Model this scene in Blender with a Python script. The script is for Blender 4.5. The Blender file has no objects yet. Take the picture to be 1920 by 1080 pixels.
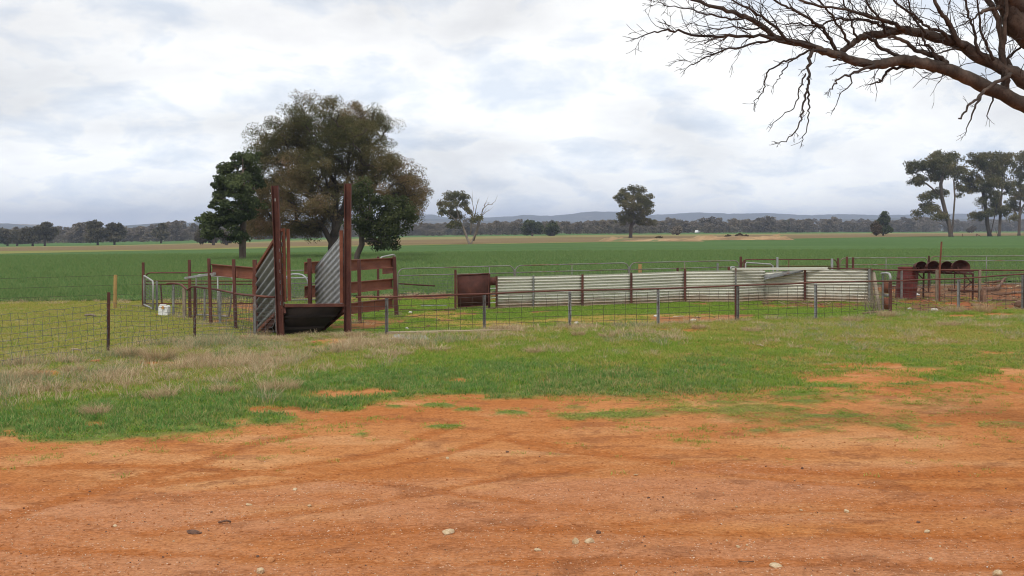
import bpy, math, random
import numpy as np
from mathutils import Vector, Matrix

random.seed(7)
np.random.seed(7)
SC = bpy.context.scene
COL = SC.collection

# ------------------------------------------------------------------ camera
F_PX, HZ, EYE = 2000.0, 430.0, 2.1          # focal length in photo pixels, horizon row, eye height
PITCH = math.atan((540.0 - HZ) / F_PX)
cam_d = bpy.data.cameras.new('camera')
cam_d.sensor_width = 36.0
cam_d.lens = 36.0 * F_PX / 1920.0
cam_d.clip_start = 0.1
cam_d.clip_end = 30000.0
cam = bpy.data.objects.new('camera', cam_d)
cam.location = (0, 0, EYE)
cam.rotation_euler = (math.pi / 2 - PITCH, 0, 0)
COL.objects.link(cam)
SC.camera = cam

# ------------------------------------------------------------------ sky, sun, exposure
SUN_EL, SUN_AZ = math.radians(52), math.radians(193)     # azimuth clockwise from +Y: behind the camera, a little left
world = bpy.data.worlds.new('World')
SC.world = world
world.use_nodes = True
wt = world.node_tree
wt.nodes.clear()
def wn(t, **kw):
    n = wt.nodes.new(t)
    for k, v in kw.items():
        setattr(n, k, v)
    return n
def wmath(op, a, b=None):
    n = wn('ShaderNodeMath', operation=op)
    for i, v in enumerate((a, b)):
        if v is None:
            continue
        if isinstance(v, (int, float)):
            n.inputs[i].default_value = v
        else:
            wt.links.new(v, n.inputs[i])
    return n.outputs[0]
w_out = wn('ShaderNodeOutputWorld')
w_bg = wn('ShaderNodeBackground')
w_bg.inputs['Strength'].default_value = 0.1
w_sky = wn('ShaderNodeTexSky', sky_type='NISHITA')
w_sky.sun_disc = False
w_sky.sun_elevation = SUN_EL
w_sky.sun_rotation = SUN_AZ
w_tc = wn('ShaderNodeTexCoord')
w_sep = wn('ShaderNodeSeparateXYZ')
wt.links.new(w_tc.outputs['Generated'], w_sep.inputs[0])
zz = wmath('ADD', wmath('MAXIMUM', w_sep.outputs['Z'], 0.0), 0.34)
w_cmb = wn('ShaderNodeCombineXYZ')
wt.links.new(wmath('DIVIDE', w_sep.outputs['X'], zz), w_cmb.inputs[0])
wt.links.new(wmath('DIVIDE', w_sep.outputs['Y'], zz), w_cmb.inputs[1])
def wnoise(scale, detail, rough, dist, off):
    mp = wn('ShaderNodeMapping')
    mp.inputs['Location'].default_value = off
    wt.links.new(w_cmb.outputs[0], mp.inputs['Vector'])
    n = wn('ShaderNodeTexNoise')
    n.inputs['Scale'].default_value = scale
    n.inputs['Detail'].default_value = detail
    n.inputs['Roughness'].default_value = rough
    n.inputs['Distortion'].default_value = dist
    wt.links.new(mp.outputs[0], n.inputs['Vector'])
    return n.outputs['Fac']
def wramp(fac, stops):
    r = wn('ShaderNodeValToRGB')
    el = r.color_ramp.elements
    while len(el) < len(stops):
        el.new(0.5)
    for e, (p, c) in zip(el, stops):
        e.position = p
        e.color = (*c, 1)
    wt.links.new(fac, r.inputs[0])
    return r.outputs[0]
def wmix(fac, a, b, mode='MIX'):
    m = wn('ShaderNodeMix', data_type='RGBA', blend_type=mode)
    if isinstance(fac, float):
        m.inputs[0].default_value = fac
    else:
        wt.links.new(fac, m.inputs[0])
    wt.links.new(a, m.inputs[6])
    if isinstance(b, tuple):
        m.inputs[7].default_value = (*b, 1)
    else:
        wt.links.new(b, m.inputs[7])
    return m.outputs[2]
SKY_OFF = (3.1, 1.7, 0.0)
c_big = wramp(wnoise(1.5, 6, 0.52, 0.3, SKY_OFF), [(0.37, (0.72, 0.725, 0.74)), (0.48, (0.86, 0.865, 0.875)), (0.58, (0.985, 0.985, 0.98))])
c_det = wramp(wnoise(5.0, 10, 0.58, 0.25, (7.3, -2.2, 0.4)), [(0.34, (0.74, 0.80, 0.885)), (0.45, (0.88, 0.91, 0.95)), (0.515, (1.0, 1.0, 0.99)), (0.68, (0.94, 0.94, 0.945))])
clouds = wmix(1.0, c_big, c_det, 'MULTIPLY')
low = wn('ShaderNodeMapRange')
low.inputs['From Min'].default_value = 0.02
low.inputs['From Max'].default_value = 0.17
low.inputs['To Min'].default_value = 0.8
low.inputs['To Max'].default_value = 0.0
wt.links.new(w_sep.outputs['Z'], low.inputs['Value'])
clouds = wmix(low.outputs[0], clouds, wmix(1.0, clouds, (1.19, 1.22, 1.23), 'MULTIPLY'))
sc10 = wn('ShaderNodeVectorMath', operation='SCALE')
wt.links.new(clouds, sc10.inputs[0])
sc10.inputs['Scale'].default_value = 10.0
cover = wn('ShaderNodeMapRange')                        # thin places let a little of the blue through
cover.inputs['From Min'].default_value = 0.32
cover.inputs['From Max'].default_value = 0.45
cover.inputs['To Min'].default_value = 0.9
cover.inputs['To Max'].default_value = 0.98
wt.links.new(wnoise(0.8, 6, 0.55, 0.4, (1.3, 9.1, 0)), cover.inputs['Value'])
wt.links.new(wmix(cover.outputs[0], w_sky.outputs[0], sc10.outputs[0]), w_bg.inputs['Color'])
wt.links.new(w_bg.outputs[0], w_out.inputs['Surface'])

sun_d = bpy.data.lights.new('sun', 'SUN')
sun_d.energy = 1.5
sun_d.angle = math.radians(10)
sun_d.color = (1.0, 0.96, 0.90)
sun = bpy.data.objects.new('sun', sun_d)
sv = Vector((math.sin(SUN_AZ) * math.cos(SUN_EL), math.cos(SUN_AZ) * math.cos(SUN_EL), math.sin(SUN_EL)))
sun.rotation_euler = sv.to_track_quat('Z', 'Y').to_euler()
sun.location = sv * 50
COL.objects.link(sun)

SC.view_settings.view_transform = 'Standard'
SC.view_settings.look = 'None'
SC.view_settings.exposure = 0.22
SC.view_settings.gamma = 1.0
SC.view_settings.use_curve_mapping = False
SC.render.engine = 'CYCLES'
SC.cycles.max_bounces = 6
SC.cycles.diffuse_bounces = 3
SC.cycles.transmission_bounces = 3
SC.cycles.volume_bounces = 0
SC.cycles.filter_width = 1.05

# ------------------------------------------------------------------ terrain and projection helpers
def sstep(a, b, x):
    t = np.clip((np.asarray(x, float) - a) / (b - a), 0, 1)
    return t * t * (3 - 2 * t)

def terr(X, Y):
    """The plain falls away gently towards the left beyond the yards."""
    X = np.asarray(X, float); Y = np.asarray(Y, float)
    u = (30.0 - X) / 25.0
    sp = 25.0 * (np.maximum(u, 0) + np.log1p(np.exp(-np.abs(u))))
    sp = 420.0 * np.tanh(sp / 420.0)
    return -0.0215 * sp * sstep(45, 190, Y)

CP, SP = math.cos(PITCH), math.sin(PITCH)
def ray(px, py):
    a, b = (px - 960.0) / F_PX, (540.0 - py) / F_PX
    return np.array([a, CP + b * SP, -SP + b * CP])
def P(px, py, Y):
    """World point on the sight line of a photo pixel at depth Y."""
    d = ray(px, py)
    t = Y / d[1]
    return Vector((d[0] * t, Y, EYE + d[2] * t))
def G(px, py):
    """World point where a photo pixel's sight line meets the terrain."""
    d = ray(px, py)
    lo, t = 3.0, 3.0
    while t < 9000:
        p = d * t
        if EYE + p[2] < terr(p[0], p[1]):
            break
        lo = t
        t *= 1.02
    hi = t
    for _ in range(40):
        m = (lo + hi) / 2
        p = d * m
        if EYE + p[2] < terr(p[0], p[1]):
            hi = m
        else:
            lo = m
    p = d * lo
    return Vector((p[0], p[1], float(terr(p[0], p[1]))))
def to_px(X, Y, Z):
    z = np.asarray(Z) - EYE
    dep = Y * CP - z * SP
    dep = np.where(dep < 0.5, 0.5, dep)
    return 960 + F_PX * X / dep, 540 - F_PX * (Y * SP + z * CP) / dep

# value noise
_perm = np.random.RandomState(3).rand(256, 256)
def vnoise(x, y):
    xi, yi = np.floor(x).astype(int), np.floor(y).astype(int)
    fx, fy = x - xi, y - yi
    fx, fy = fx * fx * (3 - 2 * fx), fy * fy * (3 - 2 * fy)
    a, b = _perm[xi & 255, yi & 255], _perm[(xi + 1) & 255, yi & 255]
    c, d = _perm[xi & 255, (yi + 1) & 255], _perm[(xi + 1) & 255, (yi + 1) & 255]
    return (a * (1 - fx) + b * fx) * (1 - fy) + (c * (1 - fx) + d * fx) * fy
def fbm(x, y, octv=4, gain=0.5):
    s, t, amp = 0, 0, 1.0
    for i in range(octv):
        s = s + amp * vnoise(x * 2 ** i + 17.3 * i, y * 2 ** i + 9.1 * i)
        t += amp
        amp *= gain
    return s / t

# ------------------------------------------------------------------ object helpers
def tag(o, label=None, cat=None, group=None, kind=None):
    if label: o['label'] = label
    if cat: o['category'] = cat
    if group: o['group'] = group
    if kind: o['kind'] = kind
    return o
def thing(name, label, cat, loc=(0, 0, 0), group=None):
    o = bpy.data.objects.new(name, None)
    o.empty_display_size = 0.2
    o.location = loc
    COL.objects.link(o)
    return tag(o, label, cat, group)
def root_loc(o):
    v = Vector((0, 0, 0))
    while o is not None:
        v += Vector(o.location)
        o = o.parent
    return v
def link(name, me, mat, parent=None):
    o = bpy.data.objects.new(name, me)
    if mat is not None:
        me.materials.append(mat)
    if parent is not None:
        o.parent = parent
    COL.objects.link(o)
    return o
def np_mesh(name, verts, faces, smooth=False):
    """verts (n,3), faces (m,k) arrays -> mesh"""
    me = bpy.data.meshes.new(name)
    verts = np.asarray(verts, np.float32)
    faces = np.asarray(faces, np.int32)
    m, k = faces.shape
    me.vertices.add(len(verts))
    me.vertices.foreach_set('co', verts.ravel())
    me.loops.add(m * k)
    me.loops.foreach_set('vertex_index', faces.ravel())
    me.polygons.add(m)
    me.polygons.foreach_set('loop_start', np.arange(0, m * k, k, dtype=np.int32))
    me.polygons.foreach_set('use_smooth', np.full(m, smooth))
    me.update()
    me.validate()
    return me

class MB:
    """collects simple solids and links them as ONE mesh object"""
    def __init__(self):
        self.v, self.f = [], []
    def beam(self, p, q, w, h=None, up=(0, 0, 1)):
        """rectangular bar from p to q, w across and h along up"""
        h = w if h is None else h
        p, q = Vector(p), Vector(q)
        d = (q - p).normalized()
        up = Vector(up)
        if abs(d.dot(up)) > 0.97:
            up = Vector((0, 1, 0))
        s = d.cross(up).normalized()
        u = s.cross(d).normalized()
        b = len(self.v)
        for c in (p, q):
            for a, e in ((-1, -1), (1, -1), (1, 1), (-1, 1)):
                self.v.append(c + s * (a * w / 2) + u * (e * h / 2))
        for f in ((0, 3, 2, 1), (4, 5, 6, 7), (0, 1, 5, 4), (1, 2, 6, 5), (2, 3, 7, 6), (3, 0, 4, 7)):
            self.f.append(tuple(b + i for i in f))
        return self
    def section(self, p, q, prof, side):
        """sweep a closed 2D profile (side, up) from p to q"""
        p, q = Vector(p), Vector(q)
        d = (q - p).normalized()
        s = (Vector(side) - d * d.dot(Vector(side))).normalized()
        u = s.cross(d).normalized()
        if u.z < 0:
            u = -u
        n, b = len(prof), len(self.v)
        for c in (p, q):
            for a, e in prof:
                self.v.append(c + s * a + u * e)
        for i in range(n):
            j = (i + 1) % n
            self.f.append((b + i, b + j, b + n + j, b + n + i))
        self.f.append(tuple(b + i for i in range(n))[::-1])
        self.f.append(tuple(b + n + i for i in range(n)))
        return self
    def tube(self, pts, r, n=8, cap=True):
        pts = [Vector(p) for p in pts]
        m = len(pts)
        rs = list(r) if isinstance(r, (list, tuple, np.ndarray)) else [r] * m
        b = len(self.v)
        ref = None
        for i, p in enumerate(pts):
            t = (pts[min(i + 1, m - 1)] - pts[max(i - 1, 0)])
            t = t.normalized() if t.length > 1e-9 else Vector((0, 0, 1))
            if ref is None:
                ref = Vector((0, 0, 1)) if abs(t.z) < 0.9 else Vector((1, 0, 0))
            s = t.cross(ref)
            if s.length < 1e-6:
                s = t.cross(Vector((0.3, 1, 0.2)))
            s.normalize()
            u = s.cross(t).normalized()
            ref = u
            for k in range(n):
                a = 2 * math.pi * k / n
                self.v.append(p + (s * math.cos(a) + u * math.sin(a)) * rs[i])
        for i in range(m - 1):
            for k in range(n):
                k2 = (k + 1) % n
                self.f.append((b + i * n + k, b + i * n + k2, b + (i + 1) * n + k2, b + (i + 1) * n + k))
        if cap:
            self.f.append(tuple(b + k for k in range(n))[::-1])
            self.f.append(tuple(b + (m - 1) * n + k for k in range(n)))
        return self
    def quad(self, *ps):
        b = len(self.v)
        self.v += [Vector(p) for p in ps]
        self.f.append(tuple(range(b, b + len(ps))))
        return self
    def grid(self, rows):
        """rows: list of equal-length point lists"""
        b, n = len(self.v), len(rows[0])
        for r in rows:
            self.v += [Vector(p) for p in r]
        for i in range(len(rows) - 1):
            for j in range(n - 1):
                self.f.append((b + i * n + j, b + i * n + j + 1, b + (i + 1) * n + j + 1, b + (i + 1) * n + j))
        return self
    def build(self, name, mat, parent=None, smooth=False, bevel=0.0):
        o0 = root_loc(parent) if parent is not None else Vector((0, 0, 0))
        me = bpy.data.meshes.new(name)
        me.from_pydata([tuple(v - o0) for v in self.v], [], self.f)
        if smooth:
            me.polygons.foreach_set('use_smooth', [True] * len(me.polygons))
        me.update()
        o = link(name, me, mat, parent)
        if bevel > 0:
            md = o.modifiers.new('edge', 'BEVEL')
            md.width = bevel
            md.segments = 2
            md.limit_method = 'ANGLE'
        return o
    def solo(self, name, mat, label, cat, group=None, smooth=False, bevel=0.0):
        """a thing that is one mesh, with its origin at its base"""
        lo = min(v.z for v in self.v)
        c = sum(self.v, Vector()) / len(self.v)
        off = Vector((c.x, c.y, lo))
        self.v = [v - off for v in self.v]
        o = self.build(name, mat, None, smooth, bevel)
        o.location = off
        return tag(o, label, cat, group)

# ------------------------------------------------------------------ materials
def new_mat(name):
    m = bpy.data.materials.new(name)
    m.use_nodes = True
    nt = m.node_tree
    nt.nodes.clear()
    out = nt.nodes.new('ShaderNodeOutputMaterial')
    return m, nt, out
def nd(nt, t, ins=None, **kw):
    n = nt.nodes.new(t)
    for k, v in kw.items():
        setattr(n, k, v)
    for k, v in (ins or {}).items():
        s = n.inputs[k]
        if isinstance(v, bpy.types.NodeSocket):
            nt.links.new(v, s)
        elif isinstance(v, tuple) and len(v) == 3 and s.type == 'RGBA':
            s.default_value = (*v, 1)
        else:
            s.default_value = v
    return n
def ramp(nt, fac, stops):
    r = nd(nt, 'ShaderNodeValToRGB', {0: fac})
    el = r.color_ramp.elements
    while len(el) < len(stops):
        el.new(0.5)
    for e, (p, c) in zip(el, stops):
        e.position = p
        e.color = (*c, 1)
    return r.outputs[0]
def mixc(nt, fac, a, b, mode='MIX'):
    return nd(nt, 'ShaderNodeMix', {0: fac, 6: a, 7: b}, data_type='RGBA', blend_type=mode).outputs[2]
def noise(nt, vec, scale, detail=4, rough=0.55, dist=0.0, stretch=None):
    if stretch:
        vec = nd(nt, 'ShaderNodeMapping', {'Vector': vec, 'Scale': stretch}).outputs[0]
    return nd(nt, 'ShaderNodeTexNoise', {'Vector': vec, 'Scale': scale, 'Detail': detail, 'Roughness': rough, 'Distortion': dist}).outputs[0]
def surf(name, stops, scale=6, rough=0.7, metal=0.0, bump=0.2, fine=60, fine_amt=0.25, stretch=None, stain=None, spec=0.3):
    """weathered solid: broad noise through a ramp, fine mottling, optional stain colour and a bumpy skin"""
    m, nt, out = new_mat(name)
    pos = nd(nt, 'ShaderNodeNewGeometry').outputs['Position']
    n1 = noise(nt, pos, scale, 5, 0.6, 0.3, stretch)
    n2 = noise(nt, pos, fine, 3, 0.6, 0, stretch)
    c = ramp(nt, n1, stops)
    c = mixc(nt, fine_amt, c, ramp(nt, n2, [(0.3, (0.35, 0.35, 0.35)), (0.5, (1, 1, 1)), (0.75, (1.3, 1.3, 1.3))]), 'MULTIPLY')
    rough_s = rough
    met = metal
    if stain:
        col, lo, hi, sscale, sstr = stain
        n3 = noise(nt, pos, sscale, 6, 0.65, 0.6, sstr)
        f = nd(nt, 'ShaderNodeMapRange', {'Value': n3, 'From Min': lo, 'From Max': hi}).outputs[0]
        c = mixc(nt, f, c, col)
        met = nd(nt, 'ShaderNodeMath', {0: metal, 1: nd(nt, 'ShaderNodeMath', {0: 1.0, 1: f}, operation='SUBTRACT').outputs[0]}, operation='MULTIPLY').outputs[0]
    b = nd(nt, 'ShaderNodeBump', {'Height': n2, 'Strength': bump, 'Distance': 0.01}).outputs[0]
    p = nd(nt, 'ShaderNodeBsdfPrincipled', {'Base Color': c, 'Roughness': rough_s, 'Metallic': met, 'Normal': b, 'Specular IOR Level': spec})
    nt.links.new(p.outputs[0], out.inputs[0])
    return m
M = {}
M['rust'] = surf('rust_steel', [(0.3, (0.060, 0.022, 0.017)), (0.5, (0.098, 0.034, 0.025)), (0.7, (0.145, 0.054, 0.035))], 3.5, 0.75, 0.0, 0.25, 90, 0.35, stretch=(1, 1, 0.5))
M['underside_shade'] = surf('shade_black_steel', [(0.3, (0.016, 0.011, 0.009)), (0.6, (0.028, 0.019, 0.015)), (0.75, (0.045, 0.028, 0.02))], 4, 0.85, 0.0, 0.25, 90, 0.35)  # near-black tone carries the shade under the loading ramp
M['rust_dark'] = surf('rust_dark', [(0.3, (0.045, 0.018, 0.014)), (0.6, (0.085, 0.030, 0.022)), (0.75, (0.13, 0.05, 0.03))], 4, 0.8, 0.0, 0.25, 90, 0.35)
M['rust_rail'] = surf('rust_rail', [(0.3, (0.11, 0.036, 0.022)), (0.5, (0.175, 0.056, 0.030)), (0.7, (0.225, 0.084, 0.048))], 2.5, 0.7, 0.0, 0.2, 70, 0.3, stretch=(0.6, 0.6, 1.4))
M['pipe'] = surf('rust_pipe', [(0.3, (0.075, 0.027, 0.021)), (0.55, (0.125, 0.043, 0.03)), (0.75, (0.19, 0.078, 0.045))], 3, 0.65, 0.0, 0.2, 60, 0.3)
M['drum'] = surf('drum_red', [(0.3, (0.07, 0.015, 0.014)), (0.5, (0.13, 0.026, 0.022)), (0.75, (0.17, 0.045, 0.03))], 4, 0.65, 0.0, 0.2, 50, 0.3, stretch=(1, 1, 0.4))
M['galv'] = surf('galvanised_steel', [(0.3, (0.24, 0.25, 0.25)), (0.6, (0.36, 0.37, 0.37)), (0.8, (0.44, 0.45, 0.44))], 8, 0.5, 0.35, 0.1, 60, 0.25, stain=((0.16, 0.07, 0.04), 0.60, 0.75, 3.0, (1, 1, 0.5)))
M['galv_old'] = surf('weathered_steel_post', [(0.3, (0.13, 0.13, 0.12)), (0.6, (0.22, 0.22, 0.21)), (0.8, (0.30, 0.30, 0.28))], 6, 0.65, 0.15, 0.15, 50, 0.3, stain=((0.13, 0.06, 0.04), 0.56, 0.68, 2.5, (1, 1, 0.4)))
M['gate'] = surf('gate_pipe', [(0.3, (0.15, 0.145, 0.125)), (0.6, (0.22, 0.215, 0.195)), (0.8, (0.28, 0.27, 0.25))], 2.5, 0.55, 0.2, 0.1, 40, 0.25, stain=((0.17, 0.09, 0.05), 0.5, 0.66, 1.6, None))
M['white_pipe'] = surf('pale_pipe', [(0.3, (0.25, 0.25, 0.235)), (0.7, (0.38, 0.38, 0.36))], 5, 0.5, 0.1, 0.1, 40, 0.2)
M['sheet'] = surf('corrugated_zinc', [(0.25, (0.49, 0.48, 0.40)), (0.5, (0.60, 0.59, 0.50)), (0.8, (0.68, 0.66, 0.57))], 1.6, 0.42, 0.25, 0.05, 30, 0.22, stretch=(0.5, 0.5, 2.5), stain=((0.30, 0.16, 0.09), 0.64, 0.80, 2.2, (0.35, 0.35, 1.5)), spec=0.5)
M['sheet_ramp'] = surf('corrugated_ramp_sheet', [(0.3, (0.15, 0.16, 0.16)), (0.6, (0.23, 0.24, 0.24)), (0.8, (0.31, 0.32, 0.31))], 2.5, 0.5, 0.3, 0.05, 40, 0.2, stain=((0.17, 0.09, 0.06), 0.64, 0.78, 2.0, None))
M['timber'] = surf('grey_timber', [(0.3, (0.16, 0.125, 0.09)), (0.6, (0.27, 0.22, 0.16)), (0.8, (0.36, 0.30, 0.22))], 5, 0.85, 0.0, 0.4, 40, 0.4, stretch=(1, 1, 0.25))
M['plank'] = surf('dry_plank', [(0.3, (0.26, 0.19, 0.12)), (0.6, (0.42, 0.33, 0.21)), (0.8, (0.5, 0.4, 0.27))], 4, 0.85, 0.0, 0.4, 50, 0.4, stretch=(0.3, 1, 1))
M['yellow_post'] = surf('treated_pine', [(0.3, (0.30, 0.19, 0.07)), (0.7, (0.42, 0.27, 0.10))], 6, 0.8, 0.0, 0.3, 50, 0.3, stretch=(1, 1, 0.3))
M['deadwood'] = surf('dead_wood', [(0.3, (0.11, 0.06, 0.04)), (0.6, (0.22, 0.125, 0.08)), (0.8, (0.34, 0.22, 0.15))], 6, 0.9, 0.0, 0.5, 40, 0.4)
M['wire'] = surf('fence_wire', [(0.3, (0.09, 0.09, 0.09)), (0.7, (0.17, 0.165, 0.16))], 4, 0.6, 0.3, 0.0, 30, 0.1)
M['dark_wire'] = surf('rusty_wire', [(0.3, (0.05, 0.035, 0.03)), (0.7, (0.10, 0.07, 0.055))], 4, 0.7, 0.1, 0.0, 30, 0.1)
M['white_plastic'] = surf('white_plastic', [(0.3, (0.68, 0.69, 0.66)), (0.7, (0.80, 0.80, 0.77))], 8, 0.4, 0.0, 0.05, 50, 0.1, stain=((0.4, 0.3, 0.2), 0.62, 0.85, 6, None), spec=0.5)
M['orange_plastic'] = surf('orange_cap', [(0.3, (0.55, 0.25, 0.05)), (0.7, (0.65, 0.33, 0.08))], 8, 0.5, 0.0, 0.05, 50, 0.1)
M['brick'] = surf('orange_brick', [(0.3, (0.36, 0.12, 0.06)), (0.7, (0.52, 0.19, 0.09))], 14, 0.85, 0.0, 0.4, 60, 0.4)
M['stone'] = surf('pale_stone', [(0.3, (0.38, 0.25, 0.13)), (0.55, (0.55, 0.41, 0.25)), (0.8, (0.68, 0.56, 0.39))], 22, 0.85, 0.0, 0.5, 120, 0.4)
M['stone_red'] = surf('orange_stone', [(0.3, (0.42, 0.17, 0.06)), (0.7, (0.56, 0.27, 0.11))], 22, 0.85, 0.0, 0.5, 120, 0.4)
M['stone_white'] = surf('white_stone', [(0.3, (0.52, 0.48, 0.42)), (0.7, (0.72, 0.69, 0.62))], 14, 0.85, 0.0, 0.4, 80, 0.3)
M['clod'] = surf('dark_clod', [(0.3, (0.085, 0.045, 0.030)), (0.7, (0.19, 0.10, 0.065))], 30, 0.9, 0.0, 0.5, 100, 0.4)
M['crumb'] = surf('soil_crumb', [(0.3, (0.32, 0.12, 0.042)), (0.6, (0.45, 0.18, 0.062)), (0.8, (0.54, 0.26, 0.105))], 4, 0.95, 0, 0.4, 90, 0.3)
M['slab'] = surf('grey_slab', [(0.3, (0.24, 0.23, 0.22)), (0.7, (0.36, 0.35, 0.33))], 6, 0.85, 0.0, 0.2, 60, 0.3)
M['bark'] = surf('dead_bark', [(0.3, (0.032, 0.025, 0.021)), (0.5, (0.062, 0.046, 0.037)), (0.72, (0.125, 0.092, 0.072))], 7, 0.9, 0.0, 0.6, 40, 0.45, stretch=(1, 1, 1))
M['twig'] = surf('dead_twig', [(0.3, (0.025, 0.020, 0.018)), (0.7, (0.060, 0.044, 0.036))], 5, 0.9, 0.0, 0.2, 40, 0.2)
M['trunk_dark'] = surf('gum_trunk', [(0.3, (0.045, 0.036, 0.030)), (0.7, (0.10, 0.075, 0.058))], 1.5, 0.9, 0.0, 0.4, 10, 0.4, stretch=(1, 1, 0.3))
M['trunk_brown'] = surf('pine_trunk', [(0.3, (0.075, 0.055, 0.042)), (0.7, (0.14, 0.105, 0.08))], 1.5, 0.9, 0.0, 0.4, 10, 0.4, stretch=(1, 1, 0.3))
M['trunk_pale'] = surf('pale_gum_trunk', [(0.3, (0.14, 0.11, 0.09)), (0.7, (0.28, 0.23, 0.19))], 0.8, 0.9, 0.0, 0.4, 6, 0.4)
M['car_white'] = surf('white_paint', [(0.3, (0.74, 0.74, 0.74)), (0.7, (0.8, 0.8, 0.8))], 1, 0.3, 0.0, 0.0, 10, 0.05, spec=0.5)
M['glass_dark'] = surf('dark_glass', [(0.3, (0.02, 0.02, 0.025)), (0.7, (0.03, 0.03, 0.035))], 1, 0.1, 0.0, 0.0, 10, 0.0, spec=0.5)
M['tyre'] = surf('tyre_rubber', [(0.3, (0.02, 0.02, 0.02)), (0.7, (0.03, 0.03, 0.03))], 3, 0.9, 0.0, 0.0, 10, 0.1)

# mud splashed up the foot of the corrugated sheets
_nt = M['sheet'].node_tree
_p = next(n for n in _nt.nodes if n.type == 'BSDF_PRINCIPLED')
_src = _p.inputs['Base Color'].links[0].from_socket
_pos = nd(_nt, 'ShaderNodeNewGeometry').outputs['Position']
_z = nd(_nt, 'ShaderNodeSeparateXYZ', {0: _pos}).outputs['Z']
_n = noise(_nt, _pos, 5, 6, 0.7)
_h = nd(_nt, 'ShaderNodeMath', {0: _z, 1: nd(_nt, 'ShaderNodeMath', {0: _n, 1: -0.42}, operation='MULTIPLY').outputs[0]}, operation='ADD').outputs[0]
_f = nd(_nt, 'ShaderNodeMapRange', {'Value': _h, 'From Min': 0.06, 'From Max': -0.16, 'To Max': 0.75}).outputs[0]
_nt.links.new(mixc(_nt, _f, _src, (0.30, 0.17, 0.09)), _p.inputs['Base Color'])

def leaf_mat(name, a, b, c, clump=0.35, trans=0.25):
    m, nt, out = new_mat(name)
    geo = nd(nt, 'ShaderNodeNewGeometry')
    n1 = noise(nt, geo.outputs['Position'], clump, 3, 0.6)
    f = nd(nt, 'ShaderNodeMath', {0: n1, 1: nd(nt, 'ShaderNodeMath', {0: geo.outputs['Random Per Island'], 1: 0.16}, operation='MULTIPLY').outputs[0]}, operation='ADD').outputs[0]
    col = ramp(nt, f, [(0.40, a), (0.59, b), (0.80, c)])
    df = nd(nt, 'ShaderNodeBsdfDiffuse', {'Color': col})
    tr = nd(nt, 'ShaderNodeBsdfTranslucent', {'Color': col})
    mx = nd(nt, 'ShaderNodeMixShader', {0: trans})
    nt.links.new(df.outputs[0], mx.inputs[1])
    nt.links.new(tr.outputs[0], mx.inputs[2])
    nt.links.new(mx.outputs[0], out.inputs[0])
    return m
M['leaf_red'] = leaf_mat('gum_leaf_brown', (0.098, 0.104, 0.046), (0.165, 0.132, 0.064), (0.27, 0.165, 0.098), 0.16)
M['leaf_green'] = leaf_mat('kurrajong_leaf', (0.044, 0.056, 0.026), (0.072, 0.086, 0.036), (0.115, 0.125, 0.055), 0.5)
M['leaf_pine'] = leaf_mat('pine_leaf', (0.050, 0.068, 0.032), (0.084, 0.104, 0.047), (0.125, 0.148, 0.065), 0.5)
M['leaf_gum'] = leaf_mat('gum_leaf_olive', (0.082, 0.088, 0.042), (0.140, 0.130, 0.060), (0.205, 0.170, 0.082), 0.20)
M['leaf_far'] = leaf_mat('far_leaf', (0.135, 0.118, 0.088), (0.20, 0.170, 0.130), (0.28, 0.23, 0.175), 0.06)
M['leaf_mid'] = leaf_mat('paddock_leaf', (0.075, 0.072, 0.046), (0.115, 0.105, 0.068), (0.165, 0.142, 0.095), 0.12)
M['leaf_bush'] = leaf_mat('bush_leaf', (0.07, 0.06, 0.03), (0.11, 0.08, 0.045), (0.15, 0.11, 0.06), 0.4)

def blade_mat(name, g0, g1, dry0, dry1, trans=0.35, own=None):
    """grass: green to straw by the tuft's own 'tint' attribute, every blade a little different"""
    m, nt, out = new_mat(name)
    geo = nd(nt, 'ShaderNodeNewGeometry')
    at = nd(nt, 'ShaderNodeAttribute', attribute_name='tint', attribute_type='INSTANCER')
    rnd = geo.outputs['Random Per Island']
    green = ramp(nt, rnd, [(0.0, g0), (1.0, g1)])
    dry = ramp(nt, rnd, [(0.0, dry0), (1.0, dry1)])
    sh = nd(nt, 'ShaderNodeMath', {0: at.outputs['Fac'], 1: nd(nt, 'ShaderNodeMath', {0: nd(nt, 'ShaderNodeMath', {0: rnd, 1: 7.31}, operation='MULTIPLY').outputs[0]}, operation='FRACT').outputs[0]}, operation='ADD').outputs[0]
    f = nd(nt, 'ShaderNodeMapRange', {'Value': sh, 'From Min': 0.75, 'From Max': 1.25}).outputs[0] if own is None else own
    col = mixc(nt, f, green, dry)
    df = nd(nt, 'ShaderNodeBsdfDiffuse', {'Color': col})
    tr = nd(nt, 'ShaderNodeBsdfTranslucent', {'Color': col})
    mx = nd(nt, 'ShaderNodeMixShader', {0: trans})
    nt.links.new(df.outputs[0], mx.inputs[1])
    nt.links.new(tr.outputs[0], mx.inputs[2])
    nt.links.new(mx.outputs[0], out.inputs[0])
    return m
M['blade'] = blade_mat('grass_blade', (0.125, 0.245, 0.030), (0.29, 0.44, 0.068), (0.36, 0.31, 0.072), (0.54, 0.45, 0.15))
M['blade_tussock'] = blade_mat('tussock_blade', (0.15, 0.205, 0.085), (0.26, 0.31, 0.16), (0.36, 0.235, 0.13), (0.70, 0.53, 0.33), own=0.9)
M['blade_lush'] = blade_mat('lush_blade', (0.085, 0.205, 0.044), (0.205, 0.37, 0.098), (0.36, 0.27, 0.10), (0.58, 0.46, 0.24))
M['blade_dry'] = blade_mat('dry_grass_blade', (0.18, 0.25, 0.11), (0.32, 0.38, 0.21), (0.38, 0.245, 0.135), (0.80, 0.64, 0.43))
M['blade_crop'] = blade_mat('crop_blade', (0.092, 0.185, 0.058), (0.165, 0.27, 0.092), (0.20, 0.26, 0.09), (0.26, 0.31, 0.12))

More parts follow.
